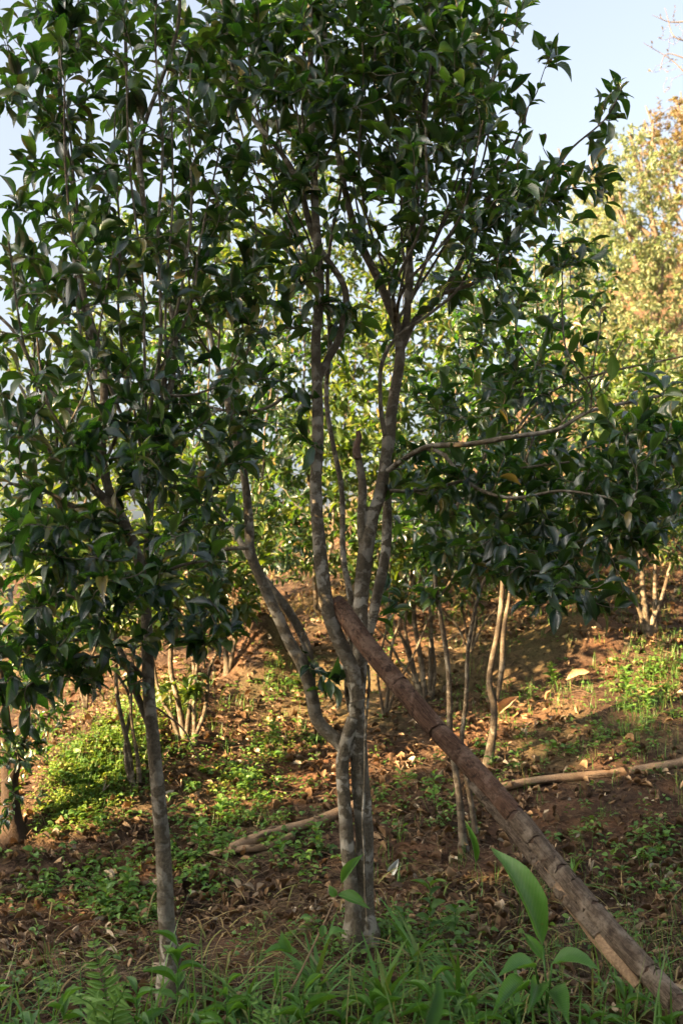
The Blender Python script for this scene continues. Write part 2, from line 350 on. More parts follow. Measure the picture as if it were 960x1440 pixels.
def spline(pts, step=.05):
    p = np.asarray(pts, float)
    if len(p) == 2: q = p
    else:
        e = np.vstack([2*p[0]-p[1], p, 2*p[-1]-p[-2]]); q = []
        for i in range(1, len(e)-2):
            n = max(2, int(np.linalg.norm(e[i+1]-e[i])/step)+1); t = np.linspace(0, 1, n, endpoint=False)[:, None]
            q.append(.5*(2*e[i] + (e[i+1]-e[i-1])*t + (2*e[i-1]-5*e[i]+4*e[i+1]-e[i+2])*t*t + (3*e[i]-e[i-1]-3*e[i+1]+e[i+2])*t**3))
        q = np.vstack(q + [p[-1:]])
    return q
def tube(g, pts, rad, sides=8, bumpy=0.0, seed=0, cap=True, mi=0, rnd=0.0):
    p = np.asarray(pts, float); n = len(p); r = np.broadcast_to(np.asarray(rad, float), (n,))
    t = nrm(np.gradient(p, axis=0)); a = np.array([0, 0, 1.]) if abs(t[0][2]) < .8 else np.array([1., 0, 0])
    u = nrm(np.cross(t[0], a)); us = []
    for i in range(n):
        u = nrm(u - t[i]*np.dot(u, t[i])); us.append(u)
    us = np.array(us); vs = np.cross(t, us)
    th = np.linspace(0, 2*np.pi, sides, endpoint=False)
    rr = r[:, None]*np.ones(sides)
    if bumpy:
        s = np.cumsum(np.r_[0, np.linalg.norm(np.diff(p, axis=0), axis=1)])[:, None]
        q = np.random.default_rng(seed)
        for f, am in ((6, .5), (14, .35), (31, .25), (60, .15)):
            a1, a2, a3 = q.uniform(0, 6.28, 3)
            rr = rr*(1 + bumpy*am*(np.sin(s*f + a1 + 1.3*np.sin(th*1 + a2)) + np.sin(s*f*.7 + a3 + 2*th)*.8))
    V = p[:, None] + us[:, None]*(np.cos(th)*rr)[..., None] + vs[:, None]*(np.sin(th)*rr)[..., None]
    V = V.reshape(-1, 3); i, j = np.meshgrid(np.arange(n-1), np.arange(sides), indexing='ij'); k = (j+1) % sides
    F = np.stack([i*sides+j, i*sides+k, (i+1)*sides+k, (i+1)*sides+j], -1).reshape(-1, 4)
    g.add(V, F, rnd=rnd, mi=mi)
    if cap:
        for e, o in ((0, 1), (n-1, -1)):
            ring = V[e*sides:(e+1)*sides]; jj = np.arange(sides); kk = (jj+1) % sides
            f = np.stack([np.full(sides, sides), kk, jj], 1) if o == 1 else np.stack([np.full(sides, sides), jj, kk], 1)
            g.add(np.vstack([ring, ring.mean(0)]), f, rnd=rnd, mi=mi)

# ------------------------------------------------------------------ trees
ALL = []            # every tree's leaves, for choosing the ones that show largest
def PX(D, *pts): return np.array([P(a, b, c if len(x) > 2 else D) for x in pts for (a, b, c) in [(x if len(x) > 2 else (*x, D))]])
def E(px, py, D, rx, ry, rd, n): return (P(px, py, D), np.array([rx*D/FPX, rd, ry*D/FPX]), n)
def make_tree(name, label, cat, base, stems, clusters, lmat, bmat, rg, leaf=(.09, .13), nl=(4, 7), group=None, T=TEA, zmin=.5, sides=12,
              reach=.52, thin=1.0, ratio=(.33, .43), maxparts=300, droop=.20, limbname='limb', jit=.25):
    root = empty(name, base, label, cat, group)
    nodes, nd, nr = [], [], []
    for k, (pts, r0, r1) in enumerate(stems):
        q = spline(pts, .045); n = len(q); s = np.linspace(0, 1, n); rad = r0 + (r1-r0)*s
        if abs(q[0, 2] - base[2]) < .2: rad = rad*(1 + .8*np.exp(-np.maximum(0, q[:, 2]-base[2]+.02)/.06))
        if r0 < .03: q = q + np.clip(s*4, 0, 1)[:, None]*np.c_[.014*np.sin(s*n*.33 + k*2), .014*np.cos(s*n*.27 + k), np.zeros(n)]*min(1, r0/.012)
        g = Geo(); tube(g, q, rad, sides if r0 > .015 else 8, .06, k*7+int(abs(base[0])*100))
        g.build('trunk' if k == 0 else limbname, bmat, root)
        m = q[:, 2] > base[2] + zmin
        nodes.append(q[m]); nd.append(nrm(np.gradient(q, axis=0))[m]); nr.append(rad[m])
    nodes = np.concatenate(nodes); nd = np.concatenate(nd); nr = np.concatenate(nr)
    tg = []
    for c, r, n in clusters:
        x = rg.normal(size=(n, 3)); x = nrm(x)*rg.random((n, 1))**(1/2.4); tg.append(c + x*r)
    tg = np.concatenate(tg)
    gz = ground(tg[:, 0], tg[:, 1], False); tg = tg[tg[:, 2] > gz + .25]
    d0 = np.array([np.min(np.linalg.norm(nodes - t, axis=1)) for t in tg]); tg = tg[np.argsort(d0)]
    cap = len(nodes) + 6*len(tg); B = np.zeros((cap, 3)); BD = np.zeros((cap, 3)); BR = np.zeros(cap); cnt = len(nodes)
    B[:cnt] = nodes; BD[:cnt] = nd; BR[:cnt] = nr
    tw = Geo(); L = Leaves()
    for t in tg:
        v = t - B[:cnt]; d = np.linalg.norm(v, axis=1); cost = d + .6*np.maximum(0, -v[:, 2]) - .25*np.einsum('ij,ij->i', v, BD[:cnt])
        j = int(np.argmin(cost)); p0 = B[j]; ln = d[j]
        if ln < .03: continue
        dr = nrm(t - p0); c1 = p0 + ln*.4*nrm(.6*BD[j] + .6*dr + rg.normal(0, jit, 3)); c2 = t - ln*.35*nrm(dr*.7 + np.array([0, 0, .55]) + rg.normal(0, jit, 3))
        s = np.linspace(0, 1, 7)[:, None]
        q = (1-s)**3*p0 + 3*s*(1-s)**2*c1 + 3*s*s*(1-s)*c2 + s**3*t
        r0 = min(BR[j]*.75, (.0028 + .0055*ln)*thin); r1 = .0019*thin
        rad = r0 + (r1-r0)*s[:, 0]
        tube(tw, q, rad, 5 if r0 > .004 else 4, cap=False)
        tan = nrm(np.gradient(q, axis=0))
        B[cnt:cnt+6] = q[1:]; BD[cnt:cnt+6] = tan[1:]; BR[cnt:cnt+6] = np.maximum(rad[1:], .003*thin); cnt += 6
        k = int(rg.integers(nl[0], nl[1]+1))
        if k < 1: continue
        lr = min(1, max(reach, .15)/max(ln, 1e-3))
        u = 1 - lr*np.sort(rg.random(k))[::-1]; u[-1] = 1.0
        f = u*6; i0 = np.minimum(f.astype(int), 5); fr = (f-i0)[:, None]
        pos = q[i0]*(1-fr) + q[i0+1]*fr; tt = nrm(tan[i0]*(1-fr) + tan[i0+1]*fr)
        ph = rg.random()*6.28 + np.arange(k)*2.4 + rg.normal(0, .4, k)
        e1 = nrm(np.cross(tt, np.array([.13, .2, 1.]))); e2 = np.cross(tt, e1)
        rd = e1*np.cos(ph)[:, None] + e2*np.sin(ph)[:, None]
        dr_ = tt*(.35 + .5*rg.random((k, 1))) + rd*.85 + np.array([0, 0, .12]) - np.array([0, 0, 1.])*rg.random((k, 1))**2*droop*3
        dr_[-1] = tt[-1] + rd[-1]*.35
        nn = np.array([0, 0, .9]) + tt*.35 + rg.normal(0, .45, (k, 3))
        l = leaf[0] + (leaf[1]-leaf[0])*rg.beta(1.6, 1.6, k); L.add(pos, dr_, nn, l, l*rg.uniform(*ratio, k))
    if tw.n: tag(tw.build('twigs', M['twig'] if bmat in (M['bark'], M['bark_dark']) else bmat, root), kind='stuff')
    L.fin(rg, len(T)); ALL.append((root, L, T, lmat, maxparts)); return root, L

def finish_leaves():
    cells = {}
    info = []
    for k, (root, L, T, m, mp) in enumerate(ALL):
        c = L.p + L.Y*L.l[:, None]*.5; px, py, f = project(c)
        vd = nrm(CAM - c); area = L.l*L.w*np.abs(np.einsum('ij,ij->i', L.Zv, vd))*(FPX/f)**2
        on = (px > -8) & (px < 968) & (py > -8) & (py < 1448) & (f > .5)
        info.append((px, py, f, area, on)); cx, cy = (px//7).astype(int), (py//7).astype(int)
        for i in np.where(on)[0]:
            key = (cx[i], cy[i]); v = cells.get(key)
            if v is None or f[i] < v[0]: cells[key] = (f[i], k, i)
    best = {}
    for (f, k, i) in cells.values(): best.setdefault(k, []).append(i)
    tot = 0
    for k, (root, L, T, m, mp) in enumerate(ALL):
        px, py, f, area, on = info[k]
        ids = [i for i in best.get(k, []) if L.l[i]*FPX/f[i] > 11 and area[i] > 35]
        ids = sorted(ids, key=lambda i: -area[i])[:mp]
        sel = np.ones(len(L.p), bool); sel[ids] = False
        if T is TEA_FAR: pass
        leaf_objects(L, T, ids, m, root); tot += len(ids)
        g = Geo(); bake(g, L, T, sel)
        if g.n: tag(g.build('foliage', m, root), kind='stuff')
    print('leaf objects', tot, 'leaves', sum(len(a[1].p) for a in ALL))

# --- the main tea tree
b0 = P(500, 1302, 5.17)
D0 = 5.17
main_stems = [
  (PX(D0, (512, 1350), (512, 1270), (512, 1180), (507, 1100), (503, 1040), (502, 990), (506, 930), (506, 870, 5.22), (511, 800, 5.24), (518, 750, 5.24), (524, 715, 5.25)), .041, .034),
  (PX(D0-.03, (499, 1350), (495, 1260), (488, 1190), (484, 1130), (481, 1080), (486, 1045), (497, 1010)), .031, .030),
  (PX(D0, (495, 1062), (472, 1040), (446, 1012), (437, 970), (425, 935), (408, 905), (388, 862), (366, 812), (352, 775), (350, 730), (343, 665), (328, 600), (314, 545), (300, 490, 5.3), (285, 420, 5.4)), .033, .009),
  (PX(D0+.04, (437, 962), (431, 915), (410, 870), (392, 840), (376, 815, 5.3), (340, 770, 5.5), (310, 720, 5.7), (280, 650, 5.9)), .024, .009),
  (PX(5.08, (504, 985), (494, 940), (476, 900), (460, 855), (452, 800), (447, 740), (444, 680), (447, 620), (446, 555), (444, 480), (449, 420), (447, 350), (443, 290), (439, 200), (437, 110), (436, 20), (438, -60)), .035, .010),
  (PX(5.1, (447, 535), (462, 505), (478, 475), (484, 430), (478, 400), (460, 368), (444, 335), (424, 262), (392, 215), (358, 172), (335, 110), (320, 60), (308, 0), (302, -50)), .018, .007),
  (PX(5.25, (494, 1000), (488, 960), (493, 850), (486, 780), (478, 700), (468, 635), (463, 570), (463, 500), (458, 430, 5.35), (470, 330, 5.4), (480, 220, 5.45)), .016, .007),
  (PX(5.26, (520, 735), (533, 700), (541, 655), (547, 600), (555, 550), (562, 500), (558, 460), (545, 425), (528, 385), (508, 345), (490, 290), (474, 210), (462, 120), (455, 20)), .030, .009),
  (PX(5.34, (512, 905), (528, 860), (537, 800), (540, 745), (546, 690), (551, 640), (552, 590)), .027, .019),
  (PX(5.24, (512, 770), (506, 720), (505, 675), (502, 640), (503, 620)), .023, .017),
  (PX(5.26, (561, 505), (572, 440), (580, 350), (583, 275), (592, 200), (606, 110), (616, 30), (620, -40)), .018, .007),
  (PX(5.28, (562, 495), (585, 450), (618, 418), (652, 352), (680, 300), (708, 240), (728, 185), (738, 150)), .016, .005),
  (PX(5.1, (541, 612), (534, 560), (533, 510), (560, 472), (610, 440), (648, 400), (665, 340)), .011, .005),
  (PX(5.2, (545, 662), (575, 640, 5.1), (605, 628, 4.98), (660, 625, 4.8), (720, 613, 4.65), (782, 603, 4.7), (830, 580, 4.85), (880, 566, 5.0), (950, 550, 5.1), (1000, 540, 5.1)), .013, .006),
  (PX(5.0, (600, 630, 5.18), (625, 640, 5.1), (650, 668), (675, 690, 4.9), (720, 700, 4.8), (790, 690, 4.7), (860, 700, 4.65)), .010, .005),
  (PX(5.2, (548, 690), (590, 690), (640, 678), (668, 668), (720, 660, 5.1), (800, 650, 5.0)), .009, .005),
  (PX(5.15, (446, 560), (420, 555), (395, 560), (370, 575), (330, 578), (290, 570), (240, 560)), .010, .005),
  (PX(5.1, (517, 935), (519, 960), (516, 1020), (512, 1090), (508, 1150), (513, 1200), (516, 1260), (517, 1345)), .006, .005),
  (PX(5.15, (350, 770), (320, 772), (290, 778), (255, 800, 5.0)), .009, .005),
  (PX(5.2, (720, 612), (760, 560), (800, 540), (850, 525, 5.1), (905, 512, 5.0), (960, 500, 4.9)), .007, .004),
  (PX(5.28, (625, 412), (680, 390), (720, 330), (760, 270), (800, 215), (850, 170), (872, 118)), .011, .003),
]
_r = np.random.default_rng(55)
def shoots(n, start, xs, ys, D, r=.0075):
    out = []
    for i in range(n):
        a = start[int(_r.integers(len(start)))]; e = (xs[0] + (xs[1]-xs[0])*(i+.5)/n + _r.normal(0, 12), _r.uniform(*ys)); dd = D + _r.normal(0, .28)
        m = (a[0]*.45 + e[0]*.55 + (e[0]-a[0])*.16, a[1]*.55 + e[1]*.45)
        out.append((PX(D, (a[0], a[1], D+.02), ((a[0]*3+m[0])/4 + _r.normal(0, 5), (a[1]*3+m[1])/4 - 10, D*.7+dd*.3), (m[0] + _r.normal(0, 8), m[1], (D+dd)/2), (e[0], e[1], dd)), r*_r.uniform(.7, 1.25), .0035))
    return out
main_stems += shoots(15, [(556, 455), (562, 480), (575, 430), (545, 425), (583, 300)], (430, 730), (-40, 130), 5.24) + shoots(9, [(444, 330), (441, 270), (448, 400)], (240, 470), (-40, 120), 5.08)
main_stems += shoots(6, [(314, 545), (328, 600), (343, 665)], (250, 420), (250, 420), 5.25, .006) + shoots(5, [(720, 613), (782, 603), (830, 575)], (690, 900), (380, 520), 5.2, .005)
# the thin climbing stem stays close to the trunk
main_cl = [E(780, 770, 5.0, 140, 45, .4, 24), E(735, 830, 4.75, 55, 30, .2, 6), E(830, 835, 4.65, 70, 28, .2, 8), E(560, 40, 5.4, 190, 90, .5, 105), E(380, 90, 5.4, 160, 110, .5, 82), E(868, 140, 5.28, 16, 24, .08, 5), E(700, 560, 5.2, 120, 50, .5, 28), E(470, 40, 5.1, 330, 140, .9, 256), E(560, 180, 5.2, 190, 160, .8, 145), E(330, 230, 5.0, 170, 170, .8, 122), E(630, 290, 5.0, 140, 150, .7, 90), E(650, 100, 5.2, 100, 140, .6, 66),
           E(780, 270, 5.3, 90, 70, .4, 29), E(850, 200, 5.3, 28, 60, .15, 9), E(764, 85, 5.2, 22, 35, .15, 4), E(730, 420, 5.3, 120, 130, .5, 37), E(450, 400, 5.1, 110, 120, .6, 33), E(330, 440, 5.0, 110, 110, .5, 37),
           E(780, 690, 5.15, 210, 75, .5, 145), E(900, 620, 4.6, 90, 110, .4, 51), E(700, 770, 5.0, 110, 50, .4, 24), E(790, 800, 4.6, 90, 50, .3, 15), E(900, 760, 4.6, 70, 50, .3, 18), E(330, 600, 4.9, 110, 110, .5, 37), E(280, 740, 4.9, 90, 80, .4, 26), E(580, 700, 5.5, 70, 80, .3, 11),
           E(560, 850, 5.5, 40, 50, .15, 5), E(452, 965, 5.1, 22, 30, .08, 4)]
TAG_MAIN = 'multi-stemmed tea tree with mottled bark standing behind the leaning reddish pole'
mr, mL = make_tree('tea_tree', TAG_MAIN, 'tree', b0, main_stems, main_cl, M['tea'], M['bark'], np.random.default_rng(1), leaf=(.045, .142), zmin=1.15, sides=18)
g = Geo(); q = spline(PX(5.235, (502, 645), (501, 628), (505, 615), (503, 606)), .01); tube(g, q, np.linspace(.018, .010, len(q)), 9, .25, 3)
g.build('broken_stub', M['wood_dark'], mr)

# --- the left tea tree
b1 = P(240, 1372, 4.48)
left_stems = [
  (PX(4.48, (242, 1425), (238, 1330), (234, 1280), (230, 1200), (224, 1130), (216, 1050), (210, 980), (208, 920), (205, 850), (198, 800), (190, 770), (170, 730), (135, 690), (80, 645), (28, 598), (-20, 560)), .034, .013),
  (PX(4.5, (190, 775), (176, 735), (160, 702), (148, 650), (142, 590), (140, 520), (128, 440), (112, 360), (100, 270), (92, 180), (85, 80), (80, -20)), .020, .007),
  (PX(4.5, (214, 1030), (200, 985), (184, 945), (162, 905), (148, 880), (120, 850), (80, 830)), .015, .006),
  (PX(4.55, (204, 850), (206, 760), (215, 680), (228, 600), (240, 520), (243, 435), (226, 362), (202, 305), (195, 250), (200, 200), (230, 110), (246, 30), (250, -40)), .016, .007),
  (PX(4.5, (196, 250), (190, 200), (182, 125), (174, 50), (168, -20)), .009, .006),
  (PX(4.4, (170, 735), (120, 720), (60, 690), (10, 680)), .011, .006),
  (PX(4.4, (205, 830), (240, 800), (280, 790), (320, 790)), .008, .004),
  (PX(4.6, (150, 650), (110, 590), (60, 530), (20, 470), (-10, 440)), .010, .006),
  (PX(4.4, (75, 645), (40, 560), (10, 520)), .008, .005),
  (PX(4.45, (140, 570), (185, 555), (260, 556), (300, 545)), .007, .004),
]
left_stems += shoots(8, [(205, 700), (215, 680), (228, 600), (148, 650)], (60, 330), (-30, 200), 4.55, .008) + shoots(5, [(135, 690), (80, 645)], (-10, 160), (330, 480), 4.45, .006)
left_stems += [(PX(4.45, (206, 955), (170, 925, 4.4), (130, 925, 4.35), (70, 945, 4.3), (10, 985, 4.3)), .008, .003), (PX(4.4, (160, 905), (110, 900), (50, 910), (-10, 930)), .007, .003), (PX(4.42, (208, 900), (240, 880), (275, 885), (300, 915)), .006, .003), (PX(4.45, (212, 990), (240, 1010), (262, 1030), (285, 1075)), .004, .002)]
left_cl = [E(160, 40, 4.6, 150, 110, .7, 67), E(100, 150, 4.5, 110, 90, .5, 36), E(210, 250, 4.7, 150, 120, .6, 60), E(200, 400, 4.6, 180, 130, .7, 84), E(70, 370, 4.6, 80, 80, .4, 24),
           E(120, 520, 4.5, 180, 120, .7, 89), E(100, 650, 4.3, 160, 100, .5, 74), E(250, 610, 4.5, 120, 110, .5, 46), E(70, 770, 4.2, 120, 100, .5, 67), E(220, 800, 4.15, 120, 70, .4, 36), E(60, 890, 4.3, 90, 70, .4, 29), E(270, 880, 4.2, 60, 50, .25, 10), E(170, 880, 4.15, 70, 45, .25, 12), E(80, 945, 4.3, 90, 40, .3, 14), E(20, 985, 4.3, 50, 50, .25, 10), E(285, 905, 4.4, 30, 40, .15, 6), E(150, 940, 4.3, 50, 35, .2, 6), E(30, 120, 4.4, 60, 60, .4, 16), E(40, 240, 4.5, 60, 70, .4, 14), E(90, 40, 4.5, 70, 60, .4, 18)]
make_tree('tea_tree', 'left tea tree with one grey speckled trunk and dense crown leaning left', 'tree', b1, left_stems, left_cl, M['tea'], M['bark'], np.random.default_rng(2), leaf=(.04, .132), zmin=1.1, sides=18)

# --- smaller tea trees up the slope
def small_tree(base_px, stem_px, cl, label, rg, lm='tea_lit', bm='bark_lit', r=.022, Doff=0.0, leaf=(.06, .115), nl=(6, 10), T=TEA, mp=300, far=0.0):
    b = G(*base_px); D = b[1]
    st = []
    for k, s in enumerate(stem_px):
        p = [P(x, y, D + Doff + (dd[0] if dd else 0)) for (x, y, *dd) in s]
        if k == 0 or s[0] == base_px: p[0] = b - np.array([0, 0, .04])
        st.append((np.array(p), r*(1 if k == 0 else .75), .006))
    C = [E(x, y, D + dd, rx, ry, rd, n) for (x, y, dd, rx, ry, rd, n) in cl]
    return make_tree('tea_tree', label, 'tree', b, st, C, M[lm], M[bm], rg, leaf=leaf, nl=nl, group='tea trees on the slope behind', zmin=.45, sides=9, thin=1.1, T=T, maxparts=mp)
q_ = lambda k: np.random.default_rng(100+k)
small_tree((652, 1193), [[(652, 1193), (642, 1100), (635, 1025), (628, 960), (622, 870), (611, 800), (612, 740), (620, 640), (640, 540)], [(668, 1172), (655, 1080), (648, 1030), (655, 960), (665, 880), (672, 830), (694, 780), (720, 700), (750, 600)], [(612, 760), (650, 700), (680, 640), (700, 560)]],
           [(640, 640, 0, 123, 172, .5, 92), (740, 620, .1, 100, 126, .5, 57), (620, 790, 0, 89, 57, .3, 16), (650, 760, 0, 90, 60, .4, 20)], 'slender tea tree with two thin stems rising just behind the middle of the pole', q_(1), 'tea', 'bark_lit', .021)
small_tree((685, 1075), [[(685, 1075), (694, 1000), (690, 960), (697, 890), (708, 820), (716, 760), (730, 660), (740, 560)], [(697, 985), (707, 930), (710, 870), (714, 800), (700, 720), (680, 620)]],
           [(740, 560, .2, 145, 184, .7, 132), (680, 700, 0, 67, 69, .4, 22), (730, 740, .2, 100, 70, .6, 52)], 'slim tea tree with a crooked forked stem on the bare reddish soil', q_(2), 'tea', 'bark_lit', .026)
small_tree((598, 985), [[(598, 985), (590, 920), (583, 860), (575, 800), (560, 700), (550, 600), (545, 500)], [(603, 985), (606, 900), (600, 820), (610, 720), (640, 600)], [(598, 985), (570, 915), (548, 860), (530, 780), (510, 680)], [(592, 985), (578, 930), (572, 870), (590, 800), (588, 720)], [(605, 985), (612, 930), (606, 860), (622, 790), (660, 720)], [(596, 985), (583, 955), (560, 930), (545, 905), (520, 870)]],
           [(560, 560, 0, 134, 195, .8, 198), (470, 640, .2, 100, 138, .6, 88), (560, 780, .1, 90, 80, .7, 65)], 'sunlit tea tree with a bundle of pale stems seen between trunk and pole', q_(3))
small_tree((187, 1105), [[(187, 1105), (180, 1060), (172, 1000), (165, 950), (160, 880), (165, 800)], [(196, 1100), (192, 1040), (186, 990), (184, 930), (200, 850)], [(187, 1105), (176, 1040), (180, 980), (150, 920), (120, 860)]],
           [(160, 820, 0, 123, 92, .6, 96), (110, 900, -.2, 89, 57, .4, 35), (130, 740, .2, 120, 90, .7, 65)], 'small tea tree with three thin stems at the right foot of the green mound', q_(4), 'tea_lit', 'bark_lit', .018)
small_tree((262, 1045), [[(262, 1045), (250, 990), (243, 930), (245, 850), (250, 760), (245, 660)], [(272, 1048), (276, 980), (280, 900), (300, 820)], [(262, 1045), (270, 960), (262, 880), (230, 800)], [(255, 1046), (240, 1010), (225, 980), (218, 930), (200, 870)], [(268, 1046), (292, 990), (298, 930), (330, 870)]],
           [(260, 740, 0, 145, 149, .8, 176), (300, 850, 0, 78, 57, .4, 35), (250, 985, 0, 56, 34, .3, 16), (310, 800, .2, 90, 70, .7, 65), (200, 850, .2, 70, 60, .5, 33)], 'bushy tea tree with dark thin stems behind and right of the left trunk', q_(5))
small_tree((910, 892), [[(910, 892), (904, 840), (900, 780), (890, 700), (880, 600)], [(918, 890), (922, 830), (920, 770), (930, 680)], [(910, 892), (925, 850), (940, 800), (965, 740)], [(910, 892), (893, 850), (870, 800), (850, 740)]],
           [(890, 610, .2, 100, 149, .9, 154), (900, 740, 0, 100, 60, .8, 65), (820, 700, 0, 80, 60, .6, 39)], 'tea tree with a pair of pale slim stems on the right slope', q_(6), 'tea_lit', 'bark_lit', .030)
small_tree((320, 945), [[(320, 945), (312, 860), (305, 780), (300, 660), (295, 560), (290, 460)], [(320, 945), (340, 860), (350, 760), (370, 650), (380, 540)]],
           [(330, 560, .3, 145, 195, 1.0, 265), (400, 720, .3, 89, 103, .7, 66), (360, 760, 0, 90, 70, .8, 78), (300, 830, 0, 70, 50, .6, 39)], 'sunlit leafy tea tree behind the left limb of the big tree', q_(7), 'tea')
small_tree((445, 870), [[(445, 870), (440, 780), (436, 680), (430, 560), (425, 450), (420, 340)], [(445, 870), (465, 760), (480, 640), (500, 500)]],
           [(420, 380, .4, 156, 195, 1.2, 287), (500, 620, .3, 123, 172, 1.0, 154), (400, 660, 0, 112, 92, .8, 66), (440, 750, 0, 100, 70, .9, 91)], 'tall yellow-green tea tree showing through the middle of the big crown', q_(8), T=TEA)
small_tree((775, 845), [[(775, 845), (770, 780), (765, 680), (760, 560), (755, 420), (750, 340)], [(775, 845), (785, 760), (800, 640), (810, 500), (820, 420)]],
           [(770, 440, .3, 112, 149, 1.2, 243), (800, 590, 0, 134, 103, 1.0, 132), (800, 730, 0, 120, 60, 1.0, 91)], 'tall sunlit tea tree rising above the long bare branch on the right', q_(9), 'tea')
small_tree((690, 830), [[(690, 830), (680, 740), (670, 620), (668, 500), (660, 380)], [(690, 830), (705, 700), (715, 560), (720, 430)], [(690, 830), (660, 770), (640, 700), (630, 620)]],
           [(650, 450, .5, 134, 172, 1.2, 265), (660, 620, .2, 112, 114, 1.0, 110), (660, 740, 0, 110, 60, 1.0, 91)], 'yellow-green tea tree filling the gap right of the main fork', q_(10), 'tea')
small_tree((85, 930), [[(85, 930), (80, 850), (78, 760), (90, 640), (100, 520)], [(85, 930), (100, 820), (120, 700), (140, 600)]],
           [(90, 560, .4, 134, 172, 1.2, 221), (60, 720, 0, 100, 103, 1.0, 88), (50, 840, 0, 110, 60, .9, 65)], 'sunlit tea tree glimpsed low behind the left crown at the photo edge', q_(11))
small_tree((230, 905), [[(230, 905), (225, 800), (215, 680), (205, 560), (200, 420)], [(230, 905), (250, 780), (270, 660), (280, 520)]],
           [(220, 430, .5, 145, 149, 1.2, 198), (250, 640, .3, 123, 138, 1.0, 110), (230, 780, 0, 110, 70, .9, 78)], 'tall yellow-green tea tree behind the crown of the left tree', q_(12))
small_tree((870, 800), [[(870, 800), (865, 720), (870, 640), (880, 560)], [(870, 800), (890, 700), (920, 620)]],
           [(880, 560, .5, 123, 92, 1.3, 176), (940, 620, 0, 67, 69, .8, 66), (920, 700, 0, 90, 60, .9, 65)], 'low round tea bush behind the tips of the long bare branch', q_(13))
small_tree((540, 1010), [[(540, 1010), (548, 940), (560, 880), (575, 820), (600, 750), (640, 690)], [(540, 1010), (533, 940), (545, 860), (550, 790), (540, 720)], [(542, 1010), (565, 950), (590, 900), (615, 850), (640, 800)]],
           [(600, 730, 0, 90, 80, .6, 50), (640, 800, 0, 60, 50, .4, 16), (540, 730, 0, 50, 60, .4, 18), (690, 790, .3, 70, 50, .5, 24), (580, 830, .1, 60, 40, .4, 14)], 'small tea bush with thin forking stems just right of the main fork behind the pole', q_(18), 'tea', 'bark_lit', .013)
small_tree((660, 915), [[(660, 915), (668, 860), (660, 800), (680, 730), (700, 660)], [(660, 915), (650, 850), (632, 800), (640, 720)], [(662, 915), (685, 870), (715, 830), (730, 760)], [(658, 915), (640, 880), (612, 840), (600, 780)]],
           [(690, 760, 0, 100, 70, .7, 60), (640, 820, 0, 60, 40, .4, 14), (745, 800, 0, 60, 40, .4, 14)], 'low dark tea bush with four spreading stems behind the two-stemmed slender tree', q_(27), 'tea', 'bark_lit', .015)
small_tree((120, 1000), [[(120, 1000), (115, 940), (100, 880), (90, 800), (95, 720)], [(120, 1000), (130, 930), (150, 860), (165, 790)], [(122, 1000), (108, 950), (70, 900), (40, 850)]],
           [(100, 800, 0, 110, 90, .8, 60), (50, 880, 0, 60, 50, .4, 16)], 'thin tea bush on the sunny slope behind the green mound', q_(19), 'tea_lit', 'bark_lit', .016)
small_tree((560, 840), [[(560, 840), (556, 760), (560, 640), (566, 500), (570, 380)], [(560, 840), (540, 740), (525, 620), (515, 480)], [(560, 840), (590, 740), (610, 620), (620, 480)]],
           [(560, 430, .3, 130, 150, 1.2, 150), (540, 640, .2, 120, 110, 1.0, 110), (580, 760, 0, 110, 60, 1.0, 70), (640, 770, -.3, 110, 55, .8, 70), (500, 790, -.2, 80, 45, .7, 40)], 'backlit yellow-green tea tree straight behind the main fork', q_(15))
small_tree((345, 850), [[(345, 850), (350, 760), (340, 640), (330, 500), (335, 380)], [(345, 850), (370, 740), (390, 620), (385, 480)]],
           [(340, 400, .3, 130, 150, 1.2, 140), (370, 640, .2, 110, 110, 1.0, 90), (350, 770, 0, 110, 50, 1.0, 50)], 'backlit yellow-green tea tree behind the left limb, beyond the sunlit bank', q_(16))
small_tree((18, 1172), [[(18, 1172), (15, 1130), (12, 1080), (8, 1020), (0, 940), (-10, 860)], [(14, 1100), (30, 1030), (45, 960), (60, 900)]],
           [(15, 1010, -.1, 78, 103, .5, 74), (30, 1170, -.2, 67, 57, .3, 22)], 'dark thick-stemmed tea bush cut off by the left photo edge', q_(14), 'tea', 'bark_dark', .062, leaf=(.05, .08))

# --- far trees on the right
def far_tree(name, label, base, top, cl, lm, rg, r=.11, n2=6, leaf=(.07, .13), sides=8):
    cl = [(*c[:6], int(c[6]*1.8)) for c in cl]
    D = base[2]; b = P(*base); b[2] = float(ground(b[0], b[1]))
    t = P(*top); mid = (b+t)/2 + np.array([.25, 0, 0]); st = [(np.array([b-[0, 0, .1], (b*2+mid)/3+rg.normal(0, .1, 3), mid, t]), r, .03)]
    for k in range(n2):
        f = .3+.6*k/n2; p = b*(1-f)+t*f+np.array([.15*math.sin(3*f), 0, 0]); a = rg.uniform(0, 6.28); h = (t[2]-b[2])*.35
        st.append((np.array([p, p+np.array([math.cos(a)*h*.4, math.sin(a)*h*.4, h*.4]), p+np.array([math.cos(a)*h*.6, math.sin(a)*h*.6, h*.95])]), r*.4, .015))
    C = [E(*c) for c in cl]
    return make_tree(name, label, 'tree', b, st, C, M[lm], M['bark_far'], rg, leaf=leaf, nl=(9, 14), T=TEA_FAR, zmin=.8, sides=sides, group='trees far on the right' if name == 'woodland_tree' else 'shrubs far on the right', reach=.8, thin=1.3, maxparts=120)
far_tree('woodland_tree', 'tall yellow-green tree glowing in the sun against the sky on the right', (925, 520, 19), (885, 190, 19), [(890, 300, 19, 70, 130, 1.6, 210), (930, 420, 19, 70, 90, 1.6, 120), (850, 420, 19, 50, 80, 1.4, 60)], 'far_green', q_(40))
